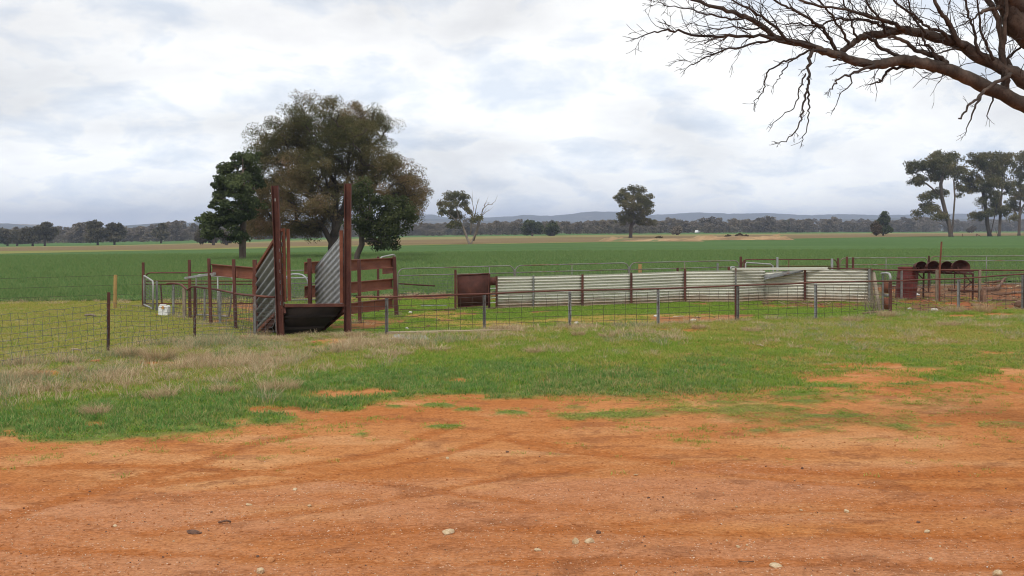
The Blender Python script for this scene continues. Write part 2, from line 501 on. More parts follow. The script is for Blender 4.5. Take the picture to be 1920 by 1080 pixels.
# ------------------------------------------------------------------ what covers the ground where
def _lineY(pts):
    """photo-traced line on the ground -> depth as a function of bearing (x/y)"""
    g = [G(x, y) for x, y in pts]
    k = np.array([p.x / p.y for p in g])
    d = np.array([p.y for p in g])
    return k, d
GRASS_EDGE = _lineY([(-600, 838), (0, 834), (150, 831), (250, 828), (330, 816), (400, 810), (500, 797), (560, 788), (633, 780), (673, 772), (727, 752),
                     (823, 744), (873, 757), (930, 758), (1007, 752), (1107, 746), (1207, 747), (1280, 752), (1400, 748), (1500, 746), (1580, 742), (1700, 730), (1913, 716), (2500, 690)])
FENCE_EDGE = _lineY([(-600, 760), (-100, 712), (0, 690), (203, 661), (365, 638), (527, 632), (650, 627), (725, 630), (908, 620), (1068, 615), (1234, 611), (1383, 603), (1529, 599), (1650, 592), (1797, 585), (1918, 582), (2500, 560)])
CROP_EDGE = _lineY([(-600, 570), (0, 567), (260, 565), (480, 561), (620, 558), (760, 553), (960, 549), (1400, 540), (1920, 529), (2500, 518)])
def _blob(px, py, cx, cy, rx, ry):
    return np.clip(1.3 - np.sqrt(((px - cx) / rx) ** 2 + ((py - cy) / ry) ** 2), 0, 1)
SOIL_SPOTS = [(650, 742, 75, 11), (560, 775, 40, 5), (520, 770, 70, 6), (700, 735, 60, 8), (880, 745, 50, 6), (860, 716, 30, 5), (1290, 622, 45, 6), (620, 643, 70, 10), (600, 655, 40, 6), (300, 684, 60, 6), (90, 702, 40, 8),
              (180, 797, 40, 5), (20, 812, 30, 5), (110, 806, 26, 4), (280, 812, 20, 3), (1795, 594, 45, 4), (1875, 591, 50, 4), (1840, 599, 20, 2.5), (1250, 620, 40, 4), (1395, 668, 30, 3), (1015, 715, 18, 4), (1640, 706, 90, 8), (1560, 716, 60, 6), (1570, 690, 70, 4), (1700, 715, 80, 9), (1880, 664, 60, 4)]
GRASS_SPOTS = [(1160, 778, 125, 13), (1260, 770, 90, 12), (1400, 772, 130, 20), (835, 800, 50, 5), (822, 763, 40, 6), (880, 770, 40, 5), (960, 775, 40, 4), (1080, 765, 40, 5), (1490, 790, 70, 8), (1480, 806, 40, 5), (1420, 808, 40, 6), (1690, 795, 30, 4), (1760, 800, 50, 6), (680, 815, 20, 3), (1880, 800, 60, 6), (740, 765, 24, 3)]
TRACKS = [([(-60, 985), (110, 938), (260, 897), (400, 858), (470, 833), (560, 815)], 0.17), ([(300, 905), (600, 868), (720, 845), (800, 815), (850, 790)], 0.16), ([(330, 925), (520, 905), (700, 880), (830, 850), (940, 815)], 0.12),
          ([(280, 1000), (480, 968), (640, 952), (800, 922), (930, 896), (1100, 878)], 0.14), ([(960, 822), (1100, 842), (1330, 872), (1600, 888), (1960, 893)], 0.17), ([(1000, 838), (1180, 858), (1400, 893), (1700, 912), (1960, 915)], 0.13),
          ([(-40, 1022), (350, 1040), (700, 1054), (960, 1058), (1300, 1052), (1960, 1062)], 0.11), ([(-40, 880), (200, 872), (420, 880), (700, 905), (1000, 940)], 0.12), ([(1150, 985), (1400, 960), (1700, 950), (1960, 948)], 0.13), ([(500, 1005), (900, 992), (1300, 1000), (1960, 1004)], 0.10)]
def _dist_poly(X, Y, pts):
    d = np.full(X.shape, 1e9)
    g = [G(x, y) for x, y in pts]
    # smooth the traced line
    q = []
    for i in range(len(g) - 1):
        a, b = g[max(i - 1, 0)], g[i]
        c, e = g[i + 1], g[min(i + 2, len(g) - 1)]
        for t in np.linspace(0, 1, 5, endpoint=False):
            q.append(0.5 * ((2 * b) + (c - a) * t + (2 * a - 5 * b + 4 * c - e) * t * t + (3 * b - a - 3 * c + e) * t ** 3))
    q.append(g[-1])
    for a, b in zip(q[:-1], q[1:]):
        ux, uy = b.x - a.x, b.y - a.y
        l2 = ux * ux + uy * uy + 1e-9
        t = np.clip(((X - a.x) * ux + (Y - a.y) * uy) / l2, 0, 1)
        d = np.minimum(d, np.hypot(X - a.x - t * ux, Y - a.y - t * uy))
    return d

def masks(X, Y):
    X = np.asarray(X, float); Y = np.asarray(Y, float)
    Ys = np.maximum(Y, 4.0)
    px, py = to_px(X, Ys, np.zeros_like(X))
    py = np.clip(py, 431, 1500)
    k = X / Ys
    eY, fY, cY = (np.interp(k, *e) for e in (GRASS_EDGE, FENCE_EDGE, CROP_EDGE))
    n1 = fbm(X * 0.55 + 31, Y * 0.55 + 7, 5, 0.55)
    n2 = fbm(X * 1.9 + 3, Y * 1.9 + 57, 5, 0.6)
    n3 = fbm(X * 0.22 + 90, Y * 0.35 + 11, 4, 0.5)
    nn = np.clip((0.4 * n1 + 0.6 * n2 - 0.5) * 2.6, -0.5, 0.5)
    soft = 0.75 + 5.5 * sstep(1080, 1700, px)
    sd = (Y - eY) / soft
    grass = sstep(-0.14, 0.16, sd - nn * 1.25)
    sp = np.zeros_like(X)
    for b in SOIL_SPOTS:
        sp = np.maximum(sp, _blob(px, py, *b))
    grass *= 1 - sstep(0.42, 0.62, sp * 0.9 + nn * 0.7)
    gp = np.zeros_like(X)
    for b in GRASS_SPOTS:
        gp = np.maximum(gp, _blob(px, py, *b))
    grass = np.maximum(grass, sstep(0.48, 0.66, gp * 0.9 + nn * 0.8))
    beyond = sstep(-0.25, 0.5, Y - fY)                     # inside the yards and paddocks
    # verge: straw-coloured tussocks by the fence, thick on the left
    up = np.clip((Y - eY) / np.maximum(fY - eY, 1), 0, 1.2)
    dry = sstep(0.30, 0.62, up + (n1 - 0.5) * 0.9) * (1 - 0.75 * sstep(640, 1000, px))
    dry = np.maximum(dry, sstep(0.74, 0.98, up + (n1 - 0.5) * 0.6) * (0.72 - 0.42 * sstep(1200, 1550, px)))
    dry *= (1 - beyond)
    lush = (1 - sstep(0.20, 0.46, up + (n1 - 0.5) * 0.5)) * (1 - 0.8 * sstep(1200, 1500, px))
    # yards
    och = np.maximum(_blob(px, py, 1150, 600, 260, 16), _blob(px, py, 880, 608, 200, 12)) * sstep(600, 700, px)
    och = np.maximum(och, 0.9 * _blob(px, py, 820, 592, 110, 9))
    och = sstep(0.30, 0.62, och * 0.8 + (n1 - 0.5) * 1.0) * beyond
    brown = beyond * sstep(1560, 1690, px + 240 * (n1 - 0.5)) * sstep(1.0, -0.8, Y - (cY - 0.3)) 
    brown = np.maximum(brown, beyond * (sstep(-3.4, -2.6, Y - cY + (n1 - 0.5) * 1.5) * sstep(0.1, -0.6, Y - cY)) * sstep(560, 640, px) * (0.35 + 0.65 * (n2 > 0.46)))
    brown = np.maximum(brown, beyond * _blob(px, py, 1540, 572, 150, 9))
    yard_soil = beyond * sstep(0.55, 0.64, n1 * 0.6 + n2 * 0.4 + 0.10 * _blob(px, py, 420, 610, 130, 40) + 0.13 * _blob(px, py, 700, 600, 160, 40)) * sstep(300, 420, px)
    left_pad = beyond * sstep(520, 400, px)
    crop = sstep(-0.15, 0.15, Y - cY + (n2 - 0.5) * 0.8)
    trk = np.zeros_like(X)
    near = Y < 16
    if near.any():
        xs, ys = X[near], Y[near]
        t = np.zeros_like(xs)
        wob = (fbm(xs * 3 + 5, ys * 3, 3) - 0.5) * 0.16
        for pts, w in TRACKS:
            d = np.abs(_dist_poly(xs, ys, pts) + wob)
            t = np.maximum(t, 1 - sstep(w * 0.25, w * 1.15, d))
        trk[near] = t * (0.55 + 0.75 * fbm(xs * 1.2 + 8, ys * 1.2, 3))
    return dict(px=px, py=py, grass=grass, dry=dry, lush=lush, beyond=beyond, och=och, brown=brown, soil=yard_soil, left=left_pad, crop=crop, trk=trk,
                n1=n1, n2=n2, n3=n3, up=up, fY=fY, eY=eY, cY=cY)

def micro(X, Y, m):
    """small relief of the near ground"""
    a = (fbm(X * 0.7, Y * 0.7, 3) - 0.5) * 0.035 + (fbm(X * 4 + 9, Y * 4, 4, 0.65) - 0.5) * 0.020
    a = a - 0.010 * m['trk'] + m['grass'] * 0.02 * (1 - m['beyond'])
    return a * sstep(60, 35, np.asarray(Y))

# ------------------------------------------------------------------ ground sheet
def graded(lo, hi, step, far, grow):
    a = list(np.arange(lo, hi, step))
    s, x = step, a[-1]
    while x < far:
        s = min(s * grow, 900)
        x += s
        a.append(x)
    s, x = step, lo
    b = []
    while x > -far:
        s = min(s * grow, 900)
        x -= s
        b.append(x)
    return np.array(b[::-1] + a)
gx = graded(-11.5, 11.5, 0.062, 7000, 1.10)
gy = graded(5.4, 29.0, 0.062, 7000, 1.09)
GX, GY = np.meshgrid(gx, gy)
mk = masks(GX, GY)
GZ = terr(GX, GY) + micro(GX, GY, mk)
def lerp3(c, col, f):
    return c * (1 - f[..., None]) + np.array(col) * f[..., None]
shape = GX.shape
streak = fbm(GX * 0.5 + 40, GY * 2.4 + 3, 5, 0.6)
c = np.ones(shape + (3,)) * np.array((0.51, 0.215, 0.074))
c = lerp3(c, (0.57, 0.29, 0.125), 0.8 * sstep(0.52, 0.70, fbm(GX * 0.8 + 70, GY * 1.8 + 30, 4)))
grav = sstep(0.40, 0.72, (1 - np.clip((GY - 5.5) / 6.0, 0, 1)) * 0.85 + (fbm(GX * 0.45 + 11, GY * 1.5 + 80, 4) - 0.42) * 1.0)
grav = grav * (1 - mk['grass'])
c = lerp3(c, (0.475, 0.208, 0.102), grav * 0.8)
dk = sstep(0.56, 0.72, fbm(GX * 2.6 + 5, GY * 4.2 + 77, 4, 0.6))
soil_c = c.copy()
under = np.ones(shape + (3,)) * np.array((0.18, 0.205, 0.05))
under = lerp3(under, (0.24, 0.205, 0.10), mk['dry'] * 0.5)
under = lerp3(under, (0.24, 0.19, 0.055), (1 - mk['beyond']) * sstep(0.44, 0.62, mk['n3'] * 0.6 + mk['n2'] * 0.4) * sstep(700, 1050, mk['px']) * 0.85)
thin_ = (1 - mk['beyond']) * sstep(0.46, 0.60, fbm(GX * 1.4 + 61, GY * 2.6 + 13, 5, 0.6)) * sstep(900, 1300, mk['px']) * (1 - sstep(0.5, 0.9, mk['up']))
under = lerp3(under, (0.40, 0.17, 0.06), thin_ * 0.85)
under = lerp3(under, (0.11, 0.185, 0.04), mk['beyond'] * sstep(520, 640, mk['px']))
under = lerp3(under, (0.26, 0.225, 0.11), mk['left'] * 0.9)
under = lerp3(under, (0.30, 0.235, 0.115), mk['left'] * sstep(0.45, 0.7, mk['n2']) * 0.6)
c = lerp3(c, (0, 0, 0), mk['grass']) + under * mk['grass'][..., None]
c = lerp3(c, (0.40, 0.255, 0.065), mk['och'] * 0.9)
c = lerp3(c, (0.34, 0.145, 0.06), np.clip(mk['soil'], 0, 1) * 0.9)
br = np.ones(shape + (3,)) * np.array((0.20, 0.092, 0.050))
br = lerp3(br, (0.31, 0.095, 0.036), sstep(0.45, 0.62, mk['n1']))
br = lerp3(br, (0.13, 0.085, 0.05), sstep(0.5, 0.66, mk['n2']) * 0.7)
f = np.clip(mk['brown'], 0, 1) * 0.93
c = c * (1 - f[..., None]) + br * f[..., None]
c = lerp3(c, (0.062, 0.125, 0.040), mk['crop'])
# in front of the crop on the left: a strip of bare and straw ground
st = mk['left'] * sstep(-2.6, -1.6, GY - mk['cY']) * (1 - mk['crop'])
c = lerp3(c, (0.32, 0.20, 0.10), st * sstep(0.42, 0.55, mk['n2']))
far = sstep(180, 260, GY)
c = lerp3(c, (0.13, 0.14, 0.055), far)
behind = GY < 4.5
ii = np.arange(shape[0] * shape[1]).reshape(shape)
faces = np.stack([ii[:-1, :-1], ii[:-1, 1:], ii[1:, 1:], ii[1:, :-1]], -1).reshape(-1, 4)
me = np_mesh('ground', np.stack([GX, GY, GZ], -1).reshape(-1, 3), faces, True)
ca = me.attributes.new('soil_colour', 'FLOAT_COLOR', 'POINT')
rgba = np.ones(shape + (4,), np.float32)
rgba[..., :3] = c
ca.data.foreach_set('color', rgba.ravel())
fa = me.attributes.new('gravel', 'FLOAT', 'POINT')
fa.data.foreach_set('value', np.clip((0.10 + 0.9 * grav) * (1 - mk['grass']), 0, 1).astype(np.float32).ravel())

bare = (1 - mk['grass']) * (1 - mk['beyond'])
for nm_, arr in (('track', np.clip(mk['trk'], 0, 1) * bare), ('streak', sstep(0.36, 0.70, 0.55 * streak + 0.45 * mk['n1']) * bare), ('dark_crumb', dk * bare)):
    fa = me.attributes.new(nm_, 'FLOAT', 'POINT')
    fa.data.foreach_set('value', arr.astype(np.float32).ravel())
m, nt, out = new_mat('red_earth')
pos = nd(nt, 'ShaderNodeNewGeometry').outputs['Position']
base = nd(nt, 'ShaderNodeAttribute', attribute_name='soil_colour').outputs['Color']
gv = nd(nt, 'ShaderNodeAttribute', attribute_name='gravel').outputs['Fac']
na = noise(nt, pos, 9, 8, 0.68, 0.2, (0.8, 1.1, 1))
nd_ = noise(nt, pos, 26, 7, 0.72, 0.2, (0.7, 1.3, 1))
def broken(attr, lo, hi, amt, c_to, c_from):
    a_ = nd(nt, 'ShaderNodeAttribute', attribute_name=attr).outputs['Fac']
    s_ = nd(nt, 'ShaderNodeMath', {0: nd(nt, 'ShaderNodeMath', {0: nd_, 1: -0.5}, operation='ADD').outputs[0], 1: 2.7}, operation='MULTIPLY').outputs[0]
    s_ = nd(nt, 'ShaderNodeMath', {0: s_, 1: a_}, operation='ADD').outputs[0]
    f_ = nd(nt, 'ShaderNodeMapRange', {'Value': s_, 'From Min': lo, 'From Max': hi, 'To Max': amt}).outputs[0]
    f_ = nd(nt, 'ShaderNodeMath', {0: f_, 1: nd(nt, 'ShaderNodeMapRange', {'Value': a_, 'From Min': 0.02, 'From Max': 0.3}).outputs[0]}, operation='MULTIPLY').outputs[0]
    return mixc(nt, f_, c_from, c_to)
base = broken('streak', 0.25, 0.95, 0.72, (0.41, 0.135, 0.034), base)
base = broken('track', 0.25, 0.95, 0.74, (0.385, 0.122, 0.029), base)
base = broken('dark_crumb', 0.35, 1.0, 0.5, (0.24, 0.09, 0.038), base)
nb = noise(nt, pos, 38, 5, 0.75)
nc_ = noise(nt, pos, 220, 2, 0.6)
col = mixc(nt, 0.85, base, ramp(nt, na, [(0.30, (0.74, 0.68, 0.62)), (0.5, (1, 1, 1)), (0.72, (1.13, 1.14, 1.15))]), 'MULTIPLY')
col = mixc(nt, 0.8, col, ramp(nt, nb, [(0.32, (0.52, 0.46, 0.40)), (0.5, (1, 1, 1)), (0.70, (1.30, 1.31, 1.32))]), 'MULTIPLY')
nf = noise(nt, pos, 20, 5, 0.6, 0.4, (0.45, 1.7, 1))
ff_ = nd(nt, 'ShaderNodeMapRange', {'Value': nf, 'From Min': 0.585, 'From Max': 0.66, 'To Max': 0.5}).outputs[0]
col = mixc(nt, ff_, col, (0.55, 0.45, 0.36), 'MULTIPLY')  # dark flecks paint in the shadows of small soil ridges
# grit: pale chips of quartz and darker crumbs, thick where the gravel lies
vor = nd(nt, 'ShaderNodeTexVoronoi', {'Vector': pos, 'Scale': 54.0, 'Randomness': 1.0})
pick = nd(nt, 'ShaderNodeSeparateColor', {0: vor.outputs['Color']})
chip = nd(nt, 'ShaderNodeMath', {0: vor.outputs['Distance'], 1: nd(nt, 'ShaderNodeMath', {0: pick.outputs[0], 1: 0.40}, operation='MULTIPLY').outputs[0]}, operation='LESS_THAN').outputs[0]
thr = nd(nt, 'ShaderNodeMath', {0: 1.02, 1: nd(nt, 'ShaderNodeMath', {0: gv, 1: 0.42}, operation='MULTIPLY').outputs[0]}, operation='SUBTRACT').outputs[0]
lit = nd(nt, 'ShaderNodeMath', {0: pick.outputs[1], 1: thr}, operation='GREATER_THAN').outputs[0]
cf = nd(nt, 'ShaderNodeMath', {0: chip, 1: lit}, operation='MULTIPLY').outputs[0]
col = mixc(nt, cf, col, ramp(nt, pick.outputs[2], [(0.0, (0.33, 0.13, 0.06)), (0.45, (0.52, 0.29, 0.18)), (0.85, (0.62, 0.42, 0.29)), (1.0, (0.72, 0.58, 0.46))]))
hgt = nd(nt, 'ShaderNodeMath', {0: nd(nt, 'ShaderNodeMath', {0: nb, 1: nd(nt, 'ShaderNodeMath', {0: nc_, 1: 0.35}, operation='MULTIPLY').outputs[0]}, operation='ADD').outputs[0], 1: nd(nt, 'ShaderNodeMath', {0: cf, 1: 0.35}, operation='MULTIPLY').outputs[0]}, operation='ADD').outputs[0]
b1 = nd(nt, 'ShaderNodeBump', {'Height': nd_, 'Strength': 0.5, 'Distance': 0.03}).outputs[0]
b2 = nd(nt, 'ShaderNodeBump', {'Height': hgt, 'Strength': 0.6, 'Distance': 0.012, 'Normal': b1}).outputs[0]
pr = nd(nt, 'ShaderNodeBsdfPrincipled', {'Base Color': col, 'Roughness': 0.95, 'Normal': b2, 'Specular IOR Level': 0.08})
nt.links.new(pr.outputs[0], out.inputs[0])
M['earth'] = m
ground = link('ground', me, M['earth'])
tag(ground, 'red dirt yard giving way to grass and flat paddocks', None, None, 'structure')

# ------------------------------------------------------------------ far fields: thin sheets over the plain
def field_mat(name, a, b, dirt=None, row=0.0):
    m, nt, out = new_mat(name)
    pos = nd(nt, 'ShaderNodeNewGeometry').outputs['Position']
    n1 = noise(nt, pos, 0.05, 5, 0.6, 0.4, (0.5, 1.6, 1))
    n2 = noise(nt, pos, 1.7, 5, 0.7, 0, (0.5, 1.2, 1))
    n3 = noise(nt, pos, 1.0, 3, 0.6, 0.0, (0.006, 0.35, 1))
    n1 = nd(nt, 'ShaderNodeMath', {0: nd(nt, 'ShaderNodeMath', {0: n3, 1: 0.5}, operation='MULTIPLY').outputs[0], 1: nd(nt, 'ShaderNodeMath', {0: n1, 1: 0.5}, operation='MULTIPLY').outputs[0]}, operation='ADD').outputs[0]
    f = nd(nt, 'ShaderNodeMath', {0: nd(nt, 'ShaderNodeMath', {0: n1, 1: 0.55}, operation='MULTIPLY').outputs[0], 1: nd(nt, 'ShaderNodeMath', {0: n2, 1: 0.45}, operation='MULTIPLY').outputs[0]}, operation='ADD').outputs[0]
    col = ramp(nt, f, [(0.40, a), (0.60, b)])
    bp = nd(nt, 'ShaderNodeBump', {'Height': n2, 'Strength': 0.6, 'Distance': 0.15}).outputs[0]
    pr = nd(nt, 'ShaderNodeBsdfPrincipled', {'Base Color': col, 'Roughness': 1.0, 'Normal': bp, 'Specular IOR Level': 0.0})
    nt.links.new(pr.outputs[0], out.inputs[0])
    return m
def field(name, near, farl, mat, off, label):
    """near and farl: photo-traced edges; the sheet lies on the terrain between them"""
    kn, dn = _lineY(near)
    kf, df = _lineY(farl)
    ks = np.linspace(-0.95, 0.95, 150)
    wob = np.interp(ks, np.linspace(-1, 1, 60), np.random.RandomState(len(name)).rand(60) - 0.5)
    a = np.interp(ks, kn, dn) * (1 + 0.006 * wob)
    b = np.interp(ks, kf, df)
    t = np.linspace(0, 1, 28)[:, None]
    Y = a[None] * (b / a)[None] ** t
    X = ks[None] * Y
    Z = terr(X, Y) + off
    ii = np.arange(X.size).reshape(X.shape)
    faces = np.stack([ii[:-1, :-1], ii[:-1, 1:], ii[1:, 1:], ii[1:, :-1]], -1).reshape(-1, 4)
    me = np_mesh(name, np.stack([X, Y, Z], -1).reshape(-1, 3), faces, True)
    return tag(link(name, me, mat), label, None, None, 'structure')
CROP_NEAR = [(-900, 571), (0, 566), (260, 564), (480, 560), (620, 557), (760, 552), (960, 548), (1400, 539), (1920, 528), (2800, 512)]
CROP_FAR = [(-900, 486), (0, 476), (480, 466), (740, 461), (1000, 456.5), (1300, 452), (1500, 447.5), (1920, 442), (2800, 439)]
field('crop_field', CROP_NEAR, CROP_FAR, field_mat('green_crop', (0.066, 0.118, 0.044), (0.115, 0.180, 0.066)), 0.035, 'wide dark green young crop beyond the yards')
YEL_FAR = [(-900, 481), (0, 471), (300, 468.5), (480, 463.5), (560, 462), (740, 459.8), (1000, 455.8), (1300, 451.6), (1500, 447.3), (1920, 441.8), (2800, 438.8)]
TAN_FAR = [(-900, 469), (0, 464.5), (200, 462), (480, 455.5), (740, 450.5), (1000, 446.2), (1300, 442.5), (1500, 440.3), (1920, 437.6), (2800, 435.4)]
OLV_FAR = [(-900, 467), (0, 463), (200, 460.5), (480, 453.5), (740, 445.6), (1000, 442.5), (1300, 439.6), (1500, 438.2), (1920, 436.1), (2800, 434.6)]
GRN_FAR = [(-900, 461), (0, 457), (480, 448), (740, 442), (1000, 438.6), (1300, 436), (1920, 433.4), (2800, 432.4)]
def sh(l, d):
    return [(x, y + d) for x, y in l]
field('yellow_paddock', sh(CROP_FAR, 0.02), YEL_FAR, field_mat('yellow_grass', (0.19, 0.20, 0.065), (0.27, 0.25, 0.09)), 0.045, 'narrow yellow green strip along the far edge of the crop')
field('stubble_paddock', sh(YEL_FAR, 0.02), TAN_FAR, field_mat('stubble', (0.155, 0.115, 0.062), (0.26, 0.19, 0.105)), 0.05, 'brown stubble paddock beyond the green crop')
field('olive_paddock', sh(TAN_FAR, 0.02), OLV_FAR, field_mat('olive_grass', (0.19, 0.175, 0.075), (0.30, 0.26, 0.12)), 0.055, 'straw coloured paddock before the trees')
field('far_green_paddock', sh(OLV_FAR, 0.02), GRN_FAR, field_mat('far_green', (0.075, 0.150, 0.050), (0.12, 0.19, 0.07)), 0.06, 'thin bright green paddock at the foot of the woodland')

# ------------------------------------------------------------------ hills
def hills(name, prof, D, depth, mat, label, seed):
    """a wooded range whose skyline follows prof, its foot nearer by depth"""
    px = np.array([p[0] for p in prof]); py = np.array([p[1] for p in prof])
    xs = np.linspace(px[0], px[-1], 420)
    top = (HZ - np.interp(xs, px, py)) * D / F_PX + EYE
    X = (xs - 960) / F_PX * D
    rows = np.linspace(-1, 1, 41)
    XX, T = np.meshgrid(X, rows)
    YY = D + T * depth
    base = terr(XX, YY)
    env = np.cos(T * math.pi / 2) ** 1.3
    n = fbm(XX / 260 + seed, YY / 260 + seed * 3, 5, 0.55) - 0.5
    Z = base - 3 + (top[None] - base + 3) * env * (1 + 0.55 * n * (np.abs(T) > 0.02) * (1 - env * 0.4))
    Z += (fbm(XX / 22 + seed, YY / 22, 3, 0.6) - 0.5) * 5.0 * env
    ii = np.arange(XX.size).reshape(XX.shape)
    faces = np.stack([ii[:-1, :-1], ii[:-1, 1:], ii[1:, 1:], ii[1:, :-1]], -1).reshape(-1, 4)
    me = np_mesh(name, np.stack([XX, YY, Z], -1).reshape(-1, 3), faces, True)
    return tag(link(name, me, mat), label, None, None, 'structure')
m, nt, out = new_mat('wooded_hill')
pos = nd(nt, 'ShaderNodeNewGeometry').outputs['Position']
n1 = noise(nt, pos, 0.004, 5, 0.6)
n2 = noise(nt, pos, 0.035, 4, 0.7)
col = ramp(nt, n2, [(0.35, (0.035, 0.042, 0.026)), (0.65, (0.085, 0.085, 0.052))])
clr = nd(nt, 'ShaderNodeMapRange', {'Value': n1, 'From Min': 0.60, 'From Max': 0.66}).outputs[0]
col = mixc(nt, clr, col, (0.27, 0.22, 0.14))
bp = nd(nt, 'ShaderNodeBump', {'Height': n2, 'Strength': 1.0, 'Distance': 8.0}).outputs[0]
pr = nd(nt, 'ShaderNodeBsdfPrincipled', {'Base Color': col, 'Roughness': 1.0, 'Normal': bp, 'Specular IOR Level': 0.0})
nt.links.new(pr.outputs[0], out.inputs[0])
M['hill'] = m
hills('hills', [(-700, 412), (-200, 417), (0, 419), (60, 421), (100, 427), (140, 431), (190, 428), (240, 425), (300, 420), (370, 418), (480, 416), (560, 414), (650, 413), (740, 411), (900, 414), (1000, 417), (1200, 416), (1500, 413), (1700, 409), (1920, 411), (2600, 408)],
      3600, 700, M['hill'], 'low wooded hills behind the tree line', 2.0)
hills('far_hills', [(-300, 428), (300, 425), (600, 417), (700, 411), (760, 408), (798, 404), (816, 403.6), (836, 408), (880, 408), (927, 407.5), (962, 406.5), (979, 403.5), (1032, 406), (1061, 403.5), (1119, 398), (1151, 397.5), (1218, 403), (1274, 400.5), (1307, 398),
                    (1360, 401.5), (1437, 399.5), (1513, 403.5), (1600, 405), (1700, 402.5), (1813, 401.5), (1920, 400), (2700, 404)],
      5000, 600, M['hill'], 'long blue range of hills on the horizon', 5.0)

# ------------------------------------------------------------------ air
hb = MB()
x0, x1, y0, y1, z0, z1 = -7600, 7600, -7600, 7600, -16.0, 112.0
for q in (((x0, y0, z0), (x0, y1, z0), (x1, y1, z0), (x1, y0, z0)), ((x0, y0, z1), (x1, y0, z1), (x1, y1, z1), (x0, y1, z1)), ((x0, y0, z0), (x1, y0, z0), (x1, y0, z1), (x0, y0, z1)),
          ((x1, y0, z0), (x1, y1, z0), (x1, y1, z1), (x1, y0, z1)), ((x1, y1, z0), (x0, y1, z0), (x0, y1, z1), (x1, y1, z1)), ((x0, y1, z0), (x0, y0, z0), (x0, y0, z1), (x0, y1, z1))):
    hb.quad(*q)
m, nt, out = new_mat('haze')
pv = nd(nt, 'ShaderNodeVolumePrincipled', {'Color': (0.66, 0.76, 1.0), 'Density': 0.00021, 'Anisotropy': 0.0})
nt.links.new(pv.outputs[0], out.inputs['Volume'])
hz = hb.build('haze', m)
tag(hz, None, None, None, 'stuff')

# ------------------------------------------------------------------ trees
def leaf_quads(cent, rad, per, size, aspect, rs, hang=0.0, flat=0.8):
    """per leaves round every cluster centre -> verts, faces"""
    n = len(cent) * per
    c = np.repeat(cent, per, 0)
    r = np.repeat(rad, per)
    d = rs.normal(size=(n, 3))
    d /= np.linalg.norm(d, axis=1)[:, None]
    rr = rs.rand(n) ** (1 / 2.4)
    p = c + d * (rr * r)[:, None] * np.array([1, 1, flat])
    a = rs.normal(size=(n, 3))
    a[:, 2] -= hang * 1.6
    a /= np.linalg.norm(a, axis=1)[:, None]
    b = np.cross(a, rs.normal(size=(n, 3)))
    b /= np.linalg.norm(b, axis=1)[:, None] + 1e-9
    s = size * (0.6 + 0.8 * rs.rand(n))[:, None]
    w = s * aspect
    v = np.stack([p - a * s * 0.5, p + b * w * 0.5, p + a * s * 0.5, p - b * w * 0.5], 1).reshape(-1, 3)
    f = np.arange(n * 4).reshape(-1, 4)
    return v, f

def grow(trunks, cent, weight, r_tip, rs, power=2.3, wig=0.12):
    """trunks: list of polylines (Vectors). Adds a bough to every cluster; returns [(points, radii)] and trunk radii"""
    nodes, parent = [], []
    for tr in trunks:
        start = None
        if nodes:
            dd = [(nodes[i] - tr[0]).length for i in range(len(nodes))]
            j = int(np.argmin(dd))
            if dd[j] < 0.6 * (tr[1] - tr[0]).length:
                start = j
        prev = start
        for i in range(len(tr) - 1):
            for t in np.linspace(0, 1, 4, endpoint=False):
                q = tr[i].lerp(tr[i + 1], t)
                nodes.append(q)
                parent.append(prev if prev is not None else -1)
                prev = len(nodes) - 1
        nodes.append(tr[-1].copy())
        parent.append(prev)
    n_tr = len(nodes)
    root = nodes[0]
    zlo = min(c[2] for c in cent)
    order = np.argsort([np.linalg.norm(c - np.array(nodes[n_tr - 1])) * 0.6 + np.linalg.norm(c - np.array(root)) * 0.4 for c in cent])
    N = np.array([tuple(q) for q in nodes])
    tips = []
    for ci in order:
        c = np.array(cent[ci])
        d = np.linalg.norm(N - c, axis=1)
        pen = np.where(N[:, 2] > c[2] + 0.15 * d, d * 0.7, 0)
        lowpen = np.where(N[:, 2] < root.z + (c[2] - root.z) * 0.22, d * 1.5, 0)
        j = int(np.argmin(d + pen + lowpen))
        a, b = Vector(N[j]), Vector(c)
        L = (b - a).length
        k = 2 if L < 1.2 else (3 if L < 3 else 5)
        prev = j
        bow = Vector((0, 0, 1)) * L * 0.10
        new = []
        for i in range(1, k + 1):
            t = i / k
            q = a.lerp(b, t) + bow * math.sin(t * math.pi) + Vector(rs.normal(size=3) * wig * L / k * (t < 1))
            nodes.append(q)
            parent.append(prev)
            prev = len(nodes) - 1
            new.append(tuple(q))
        N = np.vstack([N, new])
        tips.append(prev)
    rad = np.zeros(len(nodes))
    for t in tips:
        rad[t] += r_tip ** power
    for i in range(len(nodes) - 1, -1, -1):
        if rad[i] == 0:
            rad[i] = r_tip ** power
        if parent[i] >= 0:
            rad[parent[i]] += rad[i] if (i < n_tr or True) else 0
    rad = rad ** (1 / power)
    # chains
    kids = {}
    for i, p in enumerate(parent):
        kids.setdefault(p, []).append(i)
    chains, done = [], set()
    for i in range(len(nodes)):
        if i in done:
            continue
        ch = [i]
        done.add(i)
        cur = i
        while True:
            ks = [k for k in kids.get(cur, []) if k not in done]
            if not ks:
                break
            cur = max(ks, key=lambda q: rad[q])
            ch.append(cur)
            done.add(cur)
        p0 = parent[i]
        pts = ([nodes[p0]] if p0 >= 0 else []) + [nodes[q] for q in ch]
        rr = ([min(rad[i] * 1.1, rad[p0])] if p0 >= 0 else []) + [rad[q] for q in ch]
        if len(pts) > 1:
            chains.append((pts, rr, i < n_tr))
    return chains

